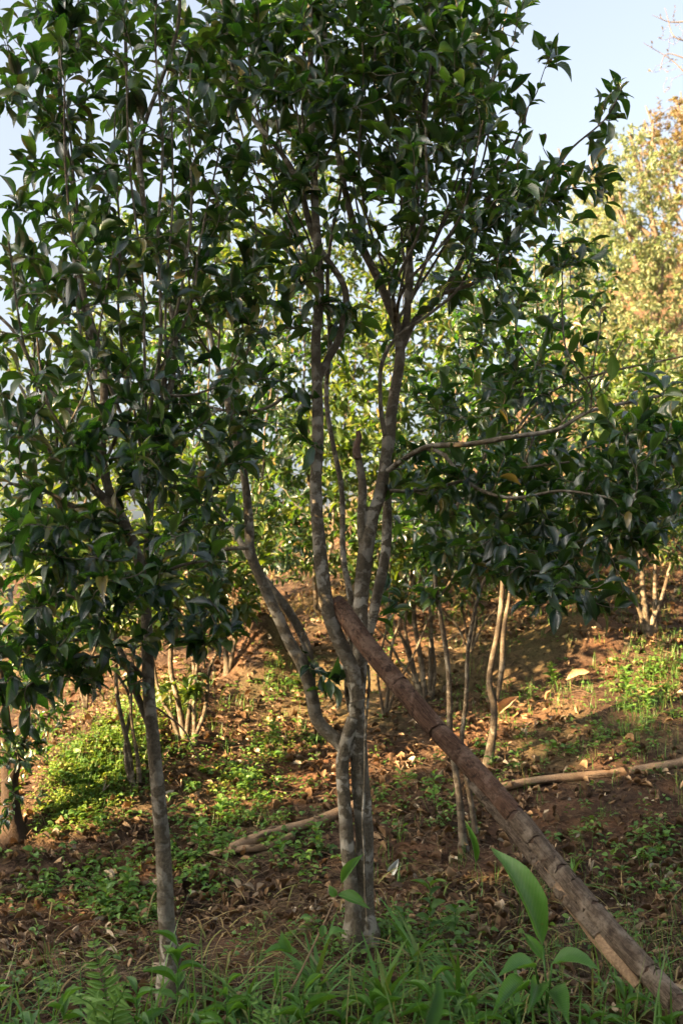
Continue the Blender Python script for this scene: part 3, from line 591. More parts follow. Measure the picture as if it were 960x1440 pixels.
far_tree('woodland_tree', 'russet-leaved tree at the right edge above the yellow-green tree', (985, 520, 23), (950, 140, 23), [(950, 210, 23, 60, 80, 1.6, 130), (960, 330, 23, 60, 110, 1.6, 90)], 'far_brown', q_(21))
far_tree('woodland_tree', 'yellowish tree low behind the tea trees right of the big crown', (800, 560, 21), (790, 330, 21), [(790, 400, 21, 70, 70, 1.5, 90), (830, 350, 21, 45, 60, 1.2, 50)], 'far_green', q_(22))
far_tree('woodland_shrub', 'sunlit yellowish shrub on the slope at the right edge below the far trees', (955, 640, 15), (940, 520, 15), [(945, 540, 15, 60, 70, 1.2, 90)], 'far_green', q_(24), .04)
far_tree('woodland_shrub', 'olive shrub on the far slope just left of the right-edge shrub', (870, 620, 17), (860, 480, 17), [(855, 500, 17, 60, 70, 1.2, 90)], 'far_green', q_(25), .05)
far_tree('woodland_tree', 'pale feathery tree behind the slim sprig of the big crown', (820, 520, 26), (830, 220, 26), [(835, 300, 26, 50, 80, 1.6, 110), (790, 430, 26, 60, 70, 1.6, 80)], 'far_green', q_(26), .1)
bt = P(1010, 420, 15); bt[2] = float(ground(bt[0], bt[1]))
st = [(np.array([bt, P(1000, 250, 15), P(985, 120, 15), P(970, 40, 15), P(960, -30, 15)]), .06, .012)]
for (a_, b_, c_) in (((985, 130), (950, 90), (905, 60)), ((975, 60), (945, 50), (935, 10)), ((990, 170), (950, 150), (925, 165)), ((978, 90), (940, 75), (925, 100)), ((968, 30), (940, 30), (915, 22))):
    st.append((PX(15, a_, b_, c_), .012, .003))
make_tree('bare_tree', 'bare twiggy branches of a leafless tree at the upper right corner', 'tree', bt, st, [E(945, 70, 15, 40, 70, .5, 34)], M['far_brown'], M['bark_far'], q_(23), leaf=(.04, .07), nl=(0, 2), T=TEA_FAR, zmin=2.5, sides=6, thin=1.1)
finish_leaves()

# --- unseen wooded ridge, placed to keep the foreground in shade (left of and behind the camera)
Lw = Leaves(); rg = np.random.default_rng(77)
for k in range(95):
    v = rg.uniform(-12, 6.15); qq = rg.uniform(8.5, 13)
    x, y = -(CA*qq) - SA*v, -(SA*qq) + CA*v; z = float(ground(x, y, False)); n = 150
    dlt = nrm(rg.normal(size=(n, 3)))*rg.random((n, 1))**.33*np.array([1.0, 1.0, 1.5]); c = np.array([x, y, z + 1.6])
    Lw.add(c + dlt, rg.normal(size=(n, 3)), rg.normal(size=(n, 3)) + [0, 0, 1], rg.uniform(.25, .5, n), rg.uniform(.12, .2, n))
Lw.fin(rg, 3); g = Geo(); bake(g, Lw, TEA_FAR, np.ones(len(Lw.p), bool))
tag(g.build('shade_woods', M['tea']), 'unseen wood on the ridge, placed to shade the foreground', 'shade_woods', kind='stuff')

# ------------------------------------------------------------------ the leaning poles
def pole(name, label, pts, r0, r1, core, bark, span, nplate, seed, gapp=.12, th=.004, cover=(0, 1), up=0.0, taper=0.0):
    rg = np.random.default_rng(seed); q = spline(pts, .02); n = len(q); s = np.linspace(0, 1, n)
    root = empty(name, q[0], label, 'pole'); g = Geo()
    rad = r0 + (r1-r0)*s; tube(g, q, rad*(1 - taper*sstep(.84, 1.02, s)), 16, .05 + .12*(taper > 0), seed); g.build('core', core, root)
    t = nrm(np.gradient(q, axis=0)); ax = nrm(np.cross(t, [0, 0, 1.])); upv = np.cross(ax, t)
    cuts = np.sort(np.r_[cover[0], cover[1], cover[0] + (cover[1]-cover[0])*rg.random(nplate-1)**.62])
    for a, b in zip(cuts[:-1], cuts[1:]):
        if b - a < .008: continue
        gap = (.0004 + .0006*rg.random()) if rg.random() > gapp else .003
        m = max(4, int((b-a)*n/1.5)); K = 13
        ph = np.linspace(-span*(.9+.15*rg.random()), span*(.9+.15*rg.random()), K) + up
        e0 = rg.normal(0, .0028, K); e1 = rg.normal(0, .0028, K); lift = rg.uniform(0, .0015); tk = th*rg.uniform(.8, 1.25)
        V = []
        for lay in (1, 0):
            for i in range(m):
                f = i/(m-1); ss = np.clip((a+gap+e0)*(1-f) + (b-gap+e1)*f, 0, 1); x = ss*(n-1); i0 = np.minimum(x.astype(int), n-2); fr = (x-i0)[:, None]
                c = q[i0]*(1-fr)+q[i0+1]*fr; A = ax[i0]; U = upv[i0]; rr = rad[i0]*1.03 + lift + (tk*(1+.22*np.sin(4*ph+30*ss+1)+.12*np.sin(70*ss+3*ph)) if lay else -.003)
                V.append(c + (A*np.sin(ph)[:, None] + U*np.cos(ph)[:, None])*rr[:, None])
        V = np.concatenate(V); off = m*K; F = []
        for i in range(m-1):
            for j in range(K-1):
                F.append((i*K+j, i*K+j+1, (i+1)*K+j+1, (i+1)*K+j))
        for i in range(m-1):
            for j in (0, K-1): F.append((i*K+j, (i+1)*K+j, off+(i+1)*K+j, off+i*K+j) if j == 0 else (i*K+j, off+i*K+j, off+(i+1)*K+j, (i+1)*K+j))
        uvp = np.tile(np.c_[np.tile(ph*.05, m), np.repeat(np.linspace(a, b, m)*2.2 + a*3, K)], (2, 1)); g = Geo(); g.add(V, np.array(F), uvp); e = (m-1)*K
        for o_ in (0, e):
            W = np.vstack([V[o_:o_+K], V[off+o_:off+o_+K]]); f_ = np.array([(j, K+j, K+j+1, j+1) if o_ == 0 else (j, j+1, K+j+1, K+j) for j in range(K-1)]); g.add(W, f_)
        g.build('bark_plate', bark[0] if (a+b)/2 < .5 + rg.normal(0, .05) else bark[1], root)
    return root
lg = float(ground(1.32, 3.80))
pole('leaning_pole', 'long reddish-brown pole leaning diagonally with its tip lodged in the tree fork', [P(x, y, 1/(1/5.12 + (1/3.93 - 1/5.12)*(x-472)/(953-472))) for x, y in ((472, 846), (513, 904), (560, 962), (603, 1014), (660, 1075), (737, 1163), (783, 1222), (827, 1275), (873, 1326), (953, 1413), (1010, 1474))], .037, .034, M['wood_dark'], [M['log_bark'], M['log_bark_pale']], 2.6, 20, 4, .2, cover=(.012, 1))
pole('split_pole', 'shorter grey pole with a pale bare lower end under the long pole', [P(x, y, 1/(1/5.12 + (1/3.93 - 1/5.12)*(x+9-472)/(953-472))) for x, y in ((664, 1102), (700, 1145), (748, 1203), (798, 1264), (846, 1320), (896, 1385))], .020, .031, M['wood'], [M['log_bark_pale'], M['log_bark_pale']], 2.2, 9, 6, .3, cover=(0, .80), up=-.3, taper=.55)

def lying(name, label, pts, r, m, cat='pole', seed=0, bumpy=.08, lift=.0, sides=9, group=None, taper=.75, core=None):
    q = []
    for k, (x, y) in enumerate(pts):
        p = G(x, y); p[2] = float(ground(p[0], p[1])) + r*.7 + lift; q.append(p)
    q = spline(q, .03); root = None
    rr = r*np.linspace(1, taper, len(q))
    g = Geo(); tube(g, q, rr, sides, bumpy, seed); o = g.build(name, m); tag(o, label, cat, group); return o
def lying_log(label, pts, r, seed, lift=.008):
    q = [G(*p) for p in pts]; q = spline(q, .03); q[:, 2] = np.linspace(q[0, 2], q[-1, 2], len(q)) + r*.55 + lift
    q = q + np.c_[np.zeros((len(q), 2)), .012*np.sin(np.linspace(0, 7, len(q)))]
    root = empty('fallen_pole', q[0], label, 'pole', 'poles lying on the slope'); g = Geo(); tube(g, q, r*np.linspace(.85, 1.1, len(q)), 12, .1, seed); g.build('core', M['wood_pole'], root)
    rg = np.random.default_rng(seed)
    for k in range(5):
        f = rg.uniform(.08, .75); i = int(f*len(q)); j = min(len(q)-1, i+int(len(q)*.2)); sg = q[i:j].copy()
        if len(sg) < 3: continue
        a = rg.uniform(0, 6.28); sg = sg + np.array([0, -math.cos(a), math.sin(a)])*r*.82
        g = Geo(); tube(g, sg, r*.38*np.sin(np.linspace(.25, 2.9, len(sg))), 6, .2, k); g.build('bark_strip', M['stick'], root)
    return root
lying_log('peeled straw-coloured pole lying on the slope right of the leaning pole', [(690, 1116), (760, 1104), (840, 1092), (900, 1084), (985, 1074)], .029, 1)
lying_log('weathered pole lying on the ground left of the main trunk', [(322, 1206), (370, 1187), (420, 1168), (500, 1144)], .032, 2, .022)
lying_log('thin split pole lying just below the weathered pole left of the trunk', [(296, 1209), (340, 1205), (380, 1194), (412, 1182)], .020, 3, .014)

# ------------------------------------------------------------------ sticks and single dry leaves
st_ = [('curved bare root stick arching beside the base of the left trunk', [(248, 1288), (270, 1274), (292, 1270), (312, 1285), (335, 1315), (345, 1345)], .009),
       ('brown stick lying level left of the main trunk base', [(372, 1256), (410, 1245), (450, 1234), (468, 1230)], .008),
       ('dark stick lying below the level brown stick', [(332, 1282), (370, 1272), (420, 1263)], .008),
       ('short pale broken stick pointing at the main trunk base', [(418, 1290), (440, 1308), (470, 1325)], .010),
       ('thick grey branch lying in the grass at the bottom', [(385, 1438), (440, 1424), (500, 1420), (545, 1402)], .014),
       ('grey stick lying across the weeds below the left trunk', [(235, 1422), (270, 1414), (305, 1408)], .012),
       ('pale sloping stick in the dry stalks right of the pole foot', [(928, 1335), (945, 1322), (975, 1308)], .008),
       ('brown branch on the ground below the split pole', [(780, 1365), (810, 1380), (850, 1395), (900, 1412)], .014),
       ('short grey branch pinned behind the broad-leaved plant', [(775, 1358), (790, 1372), (815, 1392)], .016),
       ('thin twig lying level behind the main trunk on the right', [(600, 1178), (625, 1182), (648, 1186)], .006),
       ('broken branch lying above the pole between the thin stems', [(625, 905), (650, 890), (675, 872), (690, 865)], .018)]
for k, (lb, pt, r) in enumerate(st_): lying('stick', lb, pt, r, M['stick'], 'stick', k, .15, 0, 7, 'sticks on the ground', .55)
def one_leaf(px, l, wd, rot, label, m, var=0, tilt=.3, name='fallen_leaf'):
    p = G(*px); p = p + [0, 0, .03]; Lf = Leaves(); d = np.array([math.cos(rot), -.25, math.sin(rot)*1.0]); Lf.add(p, d, np.array([.1, -1, tilt]), l, wd); Lf.fin(rng, 1)
    Lf.var[:] = 0; g = Geo(); Lf.rnd[:] = .99; bake(g, Lf, [DRY[var]], np.ones(1, bool)); tag(g.build(name, m), label, 'leaf')
mm, n_, b_ = mat('pale_leaf'); tx = texn(n_, 40); n_.links.new(mixc(n_, tx.outputs['Fac'], (.34, .34, .30), (.55, .55, .50)), b_.inputs['Base Color']); b_.inputs['Roughness'].default_value = .7
M['pale'] = mm
one_leaf((546, 1238), .10, .045, 1.0, 'pale whitish leaf standing upright right of the main trunk', M['pale'], 0)
dl = Leaves(); p = G(262, 1285)
for k in range(7): dl.add(p + [rng.normal(0, .02), rng.normal(0, .02), .03 + .018*k], rng.normal(0, .5, 3) + [0, 0, -.2], rng.normal(0, 1, 3), rng.uniform(.06, .11), .045)
dl.fin(rng, 6); g = Geo(); bake(g, dl, DRY, np.ones(7, bool)); tag(g.build('dead_leaf_bunch', M['bark_dark']), 'dark bunch of curled dead leaves hanging beside the left trunk', 'leaf')
one_leaf((795, 962), .18, .07, .25, 'large straw-coloured dry leaf beside the bright green weed', M['wood'], 1, .6)
one_leaf((765, 897), .14, .05, .3, 'pale dry leaf on the dark soil above the bright green weed', M['wood_pole'], 4, .8)
one_leaf((700, 1010), .2, .07, .8, 'long pale dry leaf right of the crooked forked stem', M['wood'], 0, .6)

# ------------------------------------------------------------------ litter, ground cover, grass (uncountable)
def scatter(n, ymin, ymax, rg, pw=1.0, margin=1.15):
    y = ymin + (ymax-ymin)*rg.random(n)**pw; x = (rg.random(n)*2-1)*.31*margin*y; return x, y, ground(x, y)
rg = np.random.default_rng(31); Lt = Leaves(); k = 34000
x, y, z = scatter(k, 3.2, 15, rg, 1.2); cl = noise(x, y, 2.2, 2, 6); m_ = cl + .7*rg.random(k) > .15; x, y, z = x[m_], y[m_], z[m_]; k = len(x)
d = rg.normal(size=(k, 3))*[1, 1, .35]; l = .022 + .06*rg.random(k)**1.8
Lt.add(np.stack([x, y, z + rg.uniform(.004, .03, k)], 1), d, rg.normal(0, .5, (k, 3)) + [0, -.1, 1], l, l*rg.uniform(.3, .5, k)); Lt.fin(rg, 6)
g = Geo(); bake(g, Lt, DRY, np.ones(k, bool)); tag(g.build('leaf_litter', M['litter']), 'brown dry leaf litter covering the slope', kind='stuff')
# broken straws and twigs
g = Geo(); x, y, z = scatter(9500, 3.2, 12, rg, 1.3)
for i in range(len(x)):
    a = rg.uniform(0, 3.14); ln = rg.uniform(.04, .22); n0 = np.array([x[i], y[i], z[i]+.012]); dv = np.array([math.cos(a), math.sin(a), 0])*ln
    e = n0 + dv; e[2] = float(z[i]) + rg.uniform(.0, .05); m1 = (n0+e)/2 + [0, 0, rg.uniform(0, .03)]
    tube(g, np.array([n0, m1, e]), rg.uniform(.001, .0032), 3, cap=False)
tag(g.build('twig_debris', M['stick']), 'dry stalks and broken twigs strewn over the ground', kind='stuff')
# clods
g = Geo(); x, y, z = scatter(2600, 3.4, 12, rg, 1.1)
oc = nrm(np.array([(0, 0, 1), (1, 0, .1), (.3, .95, 0), (-.8, .6, .1), (-.8, -.6, -.1), (.3, -.95, 0), (0, 0, -1)], float))
of = np.array([(0, i, i % 5 + 1) for i in range(1, 6)] + [(6, i % 5 + 1, i) for i in range(1, 6)])
for i in range(len(x)):
    s = rg.uniform(.006, .03)*(1 if rg.random() < .93 else 1.8); g.add(np.array([x[i], y[i], z[i]]) + oc*rg.uniform(.6, 1.2, (7, 1))*s*[1, 1, .7], of)
tag(g.build('soil_rubble', M['ground'], None, True), 'crumbly clods of brown soil on the slope', kind='stuff')
# low herbs: patches read from the photograph
patch = [(350, 1115, 60, 55, 46), (385, 1050, 45, 30, 24), (300, 1195, 50, 40, 34), (280, 1250, 40, 30, 16), (130, 1085, 70, 60, 60), (200, 1030, 50, 60, 40), (120, 1150, 60, 30, 36), (150, 1260, 80, 45, 90), (190, 1290, 50, 30, 50), (250, 1225, 50, 30, 22),
         (890, 985, 60, 40, 50), (930, 950, 40, 40, 46), (860, 1040, 60, 25, 34), (430, 1180, 40, 30, 16), (560, 1120, 60, 30, 22), (620, 1150, 50, 25, 14), (430, 1040, 30, 30, 14), (330, 1130, 70, 60, 30), (60, 1250, 60, 60, 34), (720, 1060, 80, 30, 22), (400, 960, 50, 40, 30), (460, 1330, 90, 40, 30), (900, 1190, 60, 60, 26), (830, 1180, 70, 40, 20), (290, 1090, 50, 40, 24), (590, 1330, 80, 40, 60), (60, 1400, 90, 40, 20), (900, 1260, 60, 50, 22), (640, 1400, 100, 40, 24), (410, 1220, 60, 30, 20), (240, 1180, 40, 40, 20)]
Lh = Leaves(); gs = Geo()
for (px, py, rx, ry, n) in patch:
    for i in range(n):
        a, b = rg.normal(0, .55, 2); p = G(px + a*rx, py + b*ry); h = rg.uniform(.02, .09); k = int(rg.integers(4, 9)); sc_ = rg.uniform(.6, 1.25)
        hs = np.linspace(.4, 1, k)*h; ph = rg.random()*6.28 + np.arange(k)*2.4; dr_ = np.stack([np.cos(ph), np.sin(ph), rg.uniform(-.1, .5, k)], 1)
        l = rg.uniform(.028, .055, k)*sc_; Lh.add(p + np.stack([dr_[:, 0]*.01, dr_[:, 1]*.01, hs], 1), dr_, np.array([0, -.15, 1]) + rg.normal(0, .25, (k, 3)), l, l*rg.uniform(.42, .62, k))
Lm = Leaves()
for (px, py, rx, ry, n) in [(120, 1100, 60, 50, 700), (180, 1040, 55, 55, 600), (235, 985, 40, 35, 250), (90, 1150, 50, 25, 120), (380, 1055, 40, 30, 90), (330, 1100, 50, 30, 70)]:
    for i in range(n):
        a, b = rg.normal(0, .5, 2); p = G(px + a*rx, py + b*ry); k = int(rg.integers(3, 7)); ph = rg.random()*6.28 + np.arange(k)*2.4; dr_ = np.stack([np.cos(ph), np.sin(ph), rg.uniform(0, .8, k)], 1); l = rg.uniform(.012, .034, k)
        Lm.add(p + np.stack([dr_[:, 0]*.008, dr_[:, 1]*.008, np.linspace(.3, 1, k)*rg.uniform(.015, .06)], 1), dr_, np.array([-.2, -.2, 1]) + rg.normal(0, .3, (k, 3)), l, l*rg.uniform(.4, .7, k))
Lm.fin(rg, 3); g = Geo(); bake(g, Lm, HERB, np.ones(len(Lm.p), bool)); tag(g.build('mossy_herbs', M['moss']), 'bright yellow-green mossy herbs covering the sunlit mound', kind='stuff')
x, y, z = scatter(1500, 4.2, 14, rg, 1.1); mk = noise(x, y, 1.6, 2, 1) + .8*rg.random(len(x)) > .5
for a in np.stack([x, y, z], 1)[mk]:
    k = int(rg.integers(4, 10)); ph = rg.random()*6.28 + np.arange(k)*2.4; dr_ = np.stack([np.cos(ph), np.sin(ph), rg.uniform(-.1, .6, k)], 1); l = rg.uniform(.02, .045, k)
    Lh.add(a + np.stack([dr_[:, 0]*.015, dr_[:, 1]*.015, np.linspace(.3, 1, k)*rg.uniform(.02, .1)], 1), dr_, np.array([0, -.15, 1]) + rg.normal(0, .3, (k, 3)), l, l*rg.uniform(.4, .62, k))
Lh.fin(rg, 3); g = Geo(); bake(g, Lh, HERB, np.ones(len(Lh.p), bool)); tag(g.build('ground_cover', M['weed']), 'light green low herbs spreading over the slope', kind='stuff')
Lg = Leaves()
def grass_at(p, n, lmin, lmax, w_, lean=.6):
    a = rg.uniform(0, 6.28, n); dr_ = np.stack([np.cos(a)*lean, np.sin(a)*lean, rg.uniform(.5, 1.3, n)], 1)
    l = rg.uniform(lmin, lmax, n); Lg.add(p + np.c_[rg.normal(0, .015, (n, 2)), np.zeros(n)], dr_, np.stack([-np.cos(a), -np.sin(a), np.full(n, .9)], 1)*-1*[1, 1, -1], l, w_*rg.uniform(.6, 1.3, n))
x, y, z = scatter(210, 3.0, 4.5, rg, .8)
for i in range(len(x)):
    if noise(x[i], y[i], 2.5, 1, 3) + rg.random()*.8 > .1 and z[i] < .3: grass_at(np.array([x[i], y[i], z[i]]), int(rg.integers(3, 7)), .14, .42, .010, 1.1)
x, y, z = scatter(2600, 4.6, 15, rg, 1.1)
for i in range(len(x)):
    if noise(x[i], y[i], 1.3, 2, 5) + (.5 if x[i] > .8 else 0) + (1.2 if x[i] > 1.9 and y[i] > 7 else 0) + .5*rg.random() > .45: grass_at(np.array([x[i], y[i], z[i]]), int(rg.integers(3, 8)), .05, .16, .004)
for (px, py, rx, ry, n) in [(130, 1085, 70, 50, 150), (200, 1050, 50, 40, 60), (900, 1000, 60, 60, 60), (930, 930, 40, 50, 60), (400, 960, 40, 40, 30)]:
    for i in range(n): grass_at(G(px+rg.normal(0, .55)*rx, py+rg.normal(0, .55)*ry), 5, .04, .13, .004)
Ls = Leaves(); ks = 7000; yy = rg.uniform(10.5, 27, ks); xx = rg.uniform(-.2, 1, ks)*.36*yy; mk = noise(xx, yy, .7, 2, 2) + rg.random(ks)*1.2 + .09*(yy-10) > .6; xx, yy = xx[mk], yy[mk]
aa = rg.uniform(0, 6.28, len(xx)); ll = rg.uniform(.15, .5, len(xx)); Ls.add(np.stack([xx, yy, ground(xx, yy)], 1), np.stack([np.cos(aa)*.6, np.sin(aa)*.6, rg.uniform(.3, 1.2, len(xx))], 1), np.stack([np.cos(aa), np.sin(aa), np.full(len(xx), -.6)], 1)*-1, ll, rg.uniform(.006, .014, len(xx)))
Ls.fin(rg, 4); g = Geo(); bake(g, Ls, BLADE, np.ones(len(Ls.p), bool)); tag(g.build('straw_grass', M['straw']), 'dry straw-coloured grass on the upper slope', kind='stuff')
Lg.fin(rg, 4); g = Geo(); bake(g, Lg, BLADE, np.ones(len(Lg.p), bool)); tag(g.build('grass', M['grass']), 'thin green grass among the litter', kind='stuff')

Ld = Leaves(); x, y, z = scatter(1300, 3.2, 6.2, rg, .9); a = rg.uniform(0, 6.28, len(x))
Ld.add(np.stack([x, y, z + .01], 1), np.stack([np.cos(a), np.sin(a), rg.uniform(-.02, .55, len(x))], 1), np.stack([np.cos(a)*-.4, np.sin(a)*-.4, np.full(len(x), 1.)], 1), rg.uniform(.12, .38, len(x)), rg.uniform(.005, .011, len(x)))
Ld.fin(rg, 4); g = Geo(); bake(g, Ld, BLADE, np.ones(len(Ld.p), bool)); tag(g.build('dead_grass', M['straw']), 'bent dry straws lying among the front weeds', kind='stuff')

# ------------------------------------------------------------------ single plants
def plant(name, label, cat, base, stems, leaves, m=M['broad'], T=LANCE, sm=None, group=None, r=.003):
    """stems: lists of points; leaves: (foot, tip, width, normal)"""
    root = empty(name, base, label, cat, group)
    for s in stems:
        g = Geo(); q = spline(s, .03); tube(g, q, np.linspace(r, r*.5, len(q)), 6, cap=False); g.build('stem', sm or M['broad'], root)
    Lf = Leaves()
    for (a, b, wd, nn) in leaves:
        a = np.asarray(a); b = np.asarray(b); Lf.add(a, b-a, nn, np.linalg.norm(b-a), wd)
    Lf.fin(rng, len(T)); leaf_objects(Lf, T, range(len(Lf.p)), m, root); return root
UPN = np.array([0, -.45, 1.])
# broad-leaved plant below the pole
B0 = G(765, 1425); D = 3.82
LV = [(P(762, 1330, D), P(697, 1172, D+.12), .085, (.35, -1, .12)), (P(775, 1356, D-.02), P(842, 1350, D-.1), .072, (0, -.5, 1)), (P(752, 1360, D-.1), P(698, 1372, D-.2), .058, UPN),
      (P(740, 1390, D-.15), P(690, 1425, D-.35), .055, UPN), (P(770, 1395, D-.1), P(800, 1440, D-.3), .07, UPN), (P(755, 1385, D-.1), P(742, 1425, D-.3), .055, (0, -1, .6)), (P(765, 1350, D), P(735, 1310, D+.05), .035, (0, -1, .3))]
plant('broad_leaved_plant', 'broad-leaved green plant with one tall upright blade leaf in front of the pole', 'plant', B0, [[B0, P(768, 1400, D), P(763, 1330, D)], [B0, P(772, 1390, D), P(775, 1356, D)], [B0, P(752, 1360, D-.1)], [B0, P(740, 1390, D-.15)], [B0, P(770, 1395, D-.1)]], LV, T=[leaf_template(11, .12, .22, .014, .95, .72, seed=91), leaf_template(9, .5, .2, .012, .8, .85, seed=92)], r=.006)
B0 = G(668, 1225)
plant('blade_plant', 'single narrow green blade leaf standing behind the broad-leaved plant', 'plant', B0, [[B0, P(668, 1215, B0[1])]], [(P(668, 1215, B0[1]), P(655, 1150, B0[1]), .04, (.3, -1, .1))], r=.004)
# cane seedling in front of the trunk
D = 4.2; st = [P(x, y, D) for x, y in ((382, 1445), (392, 1420), (420, 1372), (450, 1310), (472, 1262), (482, 1240))]
plant('cane_seedling', 'slanting cane seedling with pointed leaves crossing the main trunk base', 'plant', G(386, 1440), [st],
      [(P(480, 1243, D), P(511, 1197, D), .035, (-.5, -1, .3)), (P(474, 1258, D), P(521, 1277, D-.05), .045, (0, -.9, .8)), (P(472, 1262, D), P(462, 1244, D), .03, (0, -1, .3)), (P(455, 1300, D), P(452, 1320, D-.02), .03, (0, -1, .2)),
       (P(410, 1340, D), P(394, 1308, D), .04, (-.4, -1, .3)), (P(404, 1340, D), P(370, 1332, D-.05), .035, UPN), (P(390, 1400, D), P(388, 1350, D), .02, (0, -1, .2)), (P(463, 1316, D+.1), P(486, 1304, D+.1), .04, UPN)], sm=M['wood_pole'], r=.005)
# leafy weeds at the bottom
def weed(px, h, k, label, rg, wl=(.09, .14), ratio=.3, lean=(0, 0), name='leafy_weed', m='broad', T=LANCE, group=None, below=0, ang=.5):
    b = G(px[0], min(px[1], 1439)); b = b + (np.array([0, -below, 0])); b[2] = float(ground(b[0], b[1]))
    top = b + np.array([lean[0], lean[1], h]); mid = (b+top)/2 + np.array([lean[0]*-.15, 0, h*.06]); q = spline([b, mid, top], .02); LV = []
    for i in range(k):
        f = .3 + .7*i/max(1, k-1); p = q[min(len(q)-1, int(f*(len(q)-1)))]; a = i*2.4 + rg.random()*.8; l = rg.uniform(*wl)*(1.0-.3*f)
        e = p + np.array([math.cos(a), math.sin(a)*.8, rg.uniform(-.05, .5) + ang*f])*l; LV.append((p, e, l*ratio*rg.uniform(.85, 1.15), np.array([0, -.3, 1]) + rg.normal(0, .2, 3)))
    return plant(name, label, 'weed', b, [[b, mid, top]], LV, M[m], T, group=group or {'leafy_weed': 'leafy weeds at the bottom', 'herb': 'herbs by the main trunk', 'weed_clump': 'weed clumps on the slope'}[name], r=.003)
wq = np.random.default_rng(9)
for a in [((112, 1446), .15, 6, 'leafy weed with a big pointed leaf beside the fern', (.11, .16), .3, .25), ((262, 1420), .30, 10, 'tallest leafy weed in front of the left trunk foot', (.10, .16), .28, .25), ((215, 1430), .2, 7, 'pale green weed left of the trunk-foot weed', (.10, .15), .28, .35),
          ((18, 1430), .2, 9, 'leafy weed in the bottom left corner', (.09, .15), .3, .3), ((62, 1436), .12, 7, 'low dark weed between the corner weed and the fern', (.08, .12), .35, .35), ((300, 1436), .16, 7, 'bushy low weed right of the trunk-foot weed', (.09, .13), .3, .45),
          ((860, 1436), .16, 8, 'leafy weed growing under the foot of the long pole', (.07, .12), .32, .2), ((905, 1440), .14, 6, 'small weed to the right of the pole foot weed', (.07, .11), .32, .35), ((800, 1440), .16, 7, 'pale weed at the bottom under the split pole end', (.06, .1), .36, .35), ((690, 1440), .18, 8, 'fresh green weed at the bottom left of the broad-leaved plant', (.08, .12), .36, .3),
          ((480, 1440), .12, 6, 'low fresh weed at the bottom centre', (.08, .12), .3, .25), ((150, 1420), .1, 6, 'tiny weed under the fern', (.06, .09), .35, .2)]:
    weed(a[0], a[1], a[2], a[3], wq, a[4], a[5], below=a[6])
for a in [((330, 1442), .24, 9, 'tall lance-leaved weed between fern and cane seedling', (.13, .20), .16, .3), ((430, 1440), .22, 9, 'lance-leaved weed under the slanting cane seedling', (.12, .2), .15, .3), ((520, 1440), .18, 8, 'lance-leaved weed at the bottom centre beside the low fresh weed', (.12, .2), .15, .35), ((600, 1440), .22, 9, 'lance-leaved weed in front of the nettle-like herb', (.12, .2), .15, .25), ((650, 1440), .20, 8, 'lance-leaved weed left of the fresh green bottom weed', (.12, .18), .17, .4),
          ((90, 1440), .2, 8, 'broad pale weed between the corner weed and the fern', (.12, .17), .3, .45), ((930, 1445), .16, 7, 'lance-leaved weed in the bottom right corner', (.1, .16), .16, .3), ((190, 1440), .16, 8, 'bright weed at the bottom right of the fern', (.07, .11), .3, .5)]:
    weed(a[0], a[1], a[2], a[3], wq, a[4], a[5], below=a[6], ang=.25)
for (px, h, k, lb) in [((605, 1325), .26, 12, 'dark bushy herb with nettle-like leaves right of the main trunk base'), ((640, 1330), .16, 8, 'short herb beside the nettle-like herb'), ((568, 1335), .14, 8, 'small herb between the main trunk and the nettle-like herb')]:
    weed(px, h, k, lb, wq, (.07, .11), .55, name='herb', T=HERB, m='weed')
for (px, h, k, lb, m) in [((775, 962), .16, 26, 'bright yellow-green weed clump on the reddish bare soil', 'weed'), ((880, 985), .22, 22, 'leafy weed clump at the right below the slim stems', 'weed'), ((910, 1010), .2, 18, 'broad weed clump nearest the peeled pole on the right', 'weed'), ((345, 1120), .14, 18, 'fresh green weed clump left of the main trunk', 'weed'), ((385, 1045), .14, 16, 'green weed clump under the left limb', 'weed'), ((310, 1155), .13, 12, 'grey-green weed clump above the weathered pole', 'weed'),
                          ((395, 1215), .15, 10, 'sparse weed beside the end of the weathered pole', 'weed'), ((280, 1200), .16, 14, 'weed clump between left trunk and weathered pole', 'weed'), ((180, 1270), .16, 18, 'weed clump spreading left of the left trunk', 'weed'), ((150, 1285), .12, 14, 'pale weed clump furthest left of the left trunk', 'weed'), ((445, 1200), .15, 10, 'weed tuft at the left side of the main trunk base', 'weed'), ((610, 1130), .18, 8, 'yellowing weed in the gap between trunk and pole', 'weed')]:
    weed(px, h, k, lb, wq, (.05, .085), .55, name='weed_clump', T=HERB, m=m)
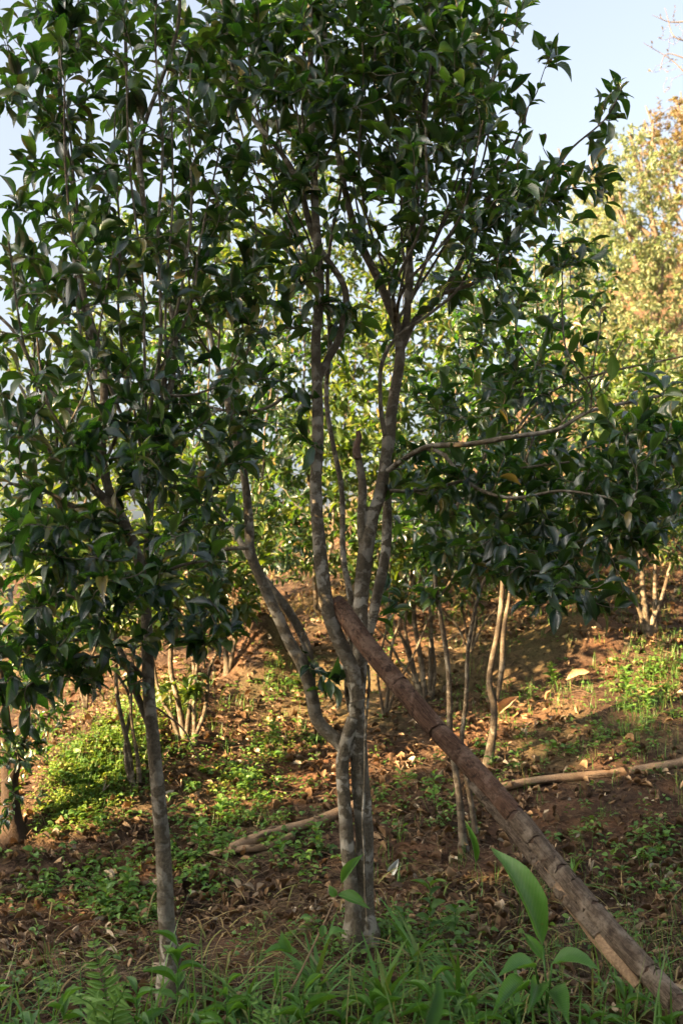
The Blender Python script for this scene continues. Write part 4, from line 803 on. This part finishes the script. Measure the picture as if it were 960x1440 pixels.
# long grass tufts in front
def tuft(px, lb, n, l, wd, below, seed, spread=.6):
    r2 = np.random.default_rng(seed); b = G(px[0], min(px[1], 1439)) - np.array([0, below, 0]); b[2] = float(ground(b[0], b[1])); root = empty('grass_tuft', b, lb, 'grass', 'grass tufts at the bottom'); Lf = Leaves()
    a = r2.uniform(0, 6.28, n); d = np.stack([np.cos(a)*spread, np.sin(a)*spread*.7, r2.uniform(.7, 1.2, n)], 1); ll = r2.uniform(l*.6, l, n)
    Lf.add(b + np.c_[r2.normal(0, .02, (n, 2)), np.zeros(n)], d, np.stack([np.cos(a)*1, np.sin(a)*1, np.full(n, -.6)], 1)*-1, ll, wd*r2.uniform(.7, 1.3, n)); Lf.fin(r2, 4)
    leaf_objects(Lf, BLADE, range(n), M['grass'], root, 'blade')
for a in [((450, 1410), 'arching grass tuft in front of the main trunk base', 25, 0.47, .021, .1, 1), ((540, 1425), 'long-bladed grass tuft at the bottom centre', 25, 0.47, .021, .2, 2), ((640, 1425), 'grass tuft left of the broad-leaved plant', 25, 0.44, .021, .2, 3), ((340, 1430), 'grass tuft between the weeds and the cane seedling', 19, 0.39, .021, .15, 4),
          ((720, 1440), 'grass tuft at the foot of the broad-leaved plant', 19, 0.39, .021, .15, 5), ((585, 1380), 'upright grass tuft behind the bottom centre tufts', 16, 0.44, .021, .0, 6), ((820, 1300), 'thin grass tuft growing behind the leaning poles', 12, 0.39, .021, -.3, 7), ((410, 1440), 'grass tuft at the foot of the cane seedling', 16, 0.39, .021, .3, 8)]: tuft(*a)
p = P(560, 1460, 2.2)
plant('grass_plant', 'broad blurred grass blade closest to the camera at the bottom', 'grass', P(565, 1560, 2.2), [], [(P(572, 1500, 2.15), P(622, 1362, 2.3), .026, (.3, -1, .4))], M['broad'], [leaf_template(7, .2, .2, .0, .9, .8, seed=3)])
# fern
def frond(root, pts, lw, nn, npin):
    q = spline(pts, .012); g = Geo(); tube(g, q, np.linspace(.003, .001, len(q)), 5, cap=False); f = g.build('frond', M['broad'], root)
    t = nrm(np.gradient(q, axis=0)); sd = nrm(np.cross(t, nn)); Lf = Leaves()
    for s in (-1, 1):
        for i in range(npin):
            u = .12 + .87*i/npin; j = int(u*(len(q)-1)); ln = lw*(math.sin(math.pi*(.18+.82*u))**.8)*(.9 if u < .95 else .6); d = sd[j]*s + t[j]*.45; Lf.add(q[j], d, np.asarray(nn)+rng.normal(0, .15, 3), ln, max(.010, ln*.22))
    Lf.fin(rng, 2); Lf.var[:] = 0; leaf_objects(Lf, [LFERN], range(len(Lf.p)), M['fern'], f, 'leaflet')
LFERN = leaf_template(4, .25, .15, .01, .7, .6, seed=8)
D = 3.85; fb = P(152, 1436, D); fb[2] = float(ground(fb[0], fb[1])); root = empty('fern', fb, 'upright feathery fern at the lower left among the weeds', 'fern', 'ferns among the weeds')
frond(root, [fb, P(150, 1425, D), P(146, 1380, D), P(136, 1345, D), P(130, 1306, D+.05)], .085, (.05, -1, .25), 24)
frond(root, [fb, P(160, 1425, D-.1), P(172, 1400, D-.15), P(180, 1375, D-.2)], .08, (.2, -.8, .5), 14)
frond(root, [fb, P(135, 1425, D-.1), P(116, 1405, D-.2), P(100, 1398, D-.3)], .08, (-.2, -.6, .8), 14)
fb = P(365, 1436, 3.8); fb[2] = float(ground(fb[0], fb[1])); root = empty('fern', fb, 'small yellow-green fern at the bottom left of the cane seedling', 'fern', 'ferns among the weeds')
frond(root, [fb, P(368, 1425, 3.8), P(362, 1405, 3.8), P(350, 1388, 3.8)], .05, (0, -1, .5), 10)
frond(root, [fb, P(378, 1430, 3.75), P(390, 1420, 3.7), P(398, 1412, 3.7)], .04, (0, -1, .6), 9)
print('objects', len(bpy.data.objects))
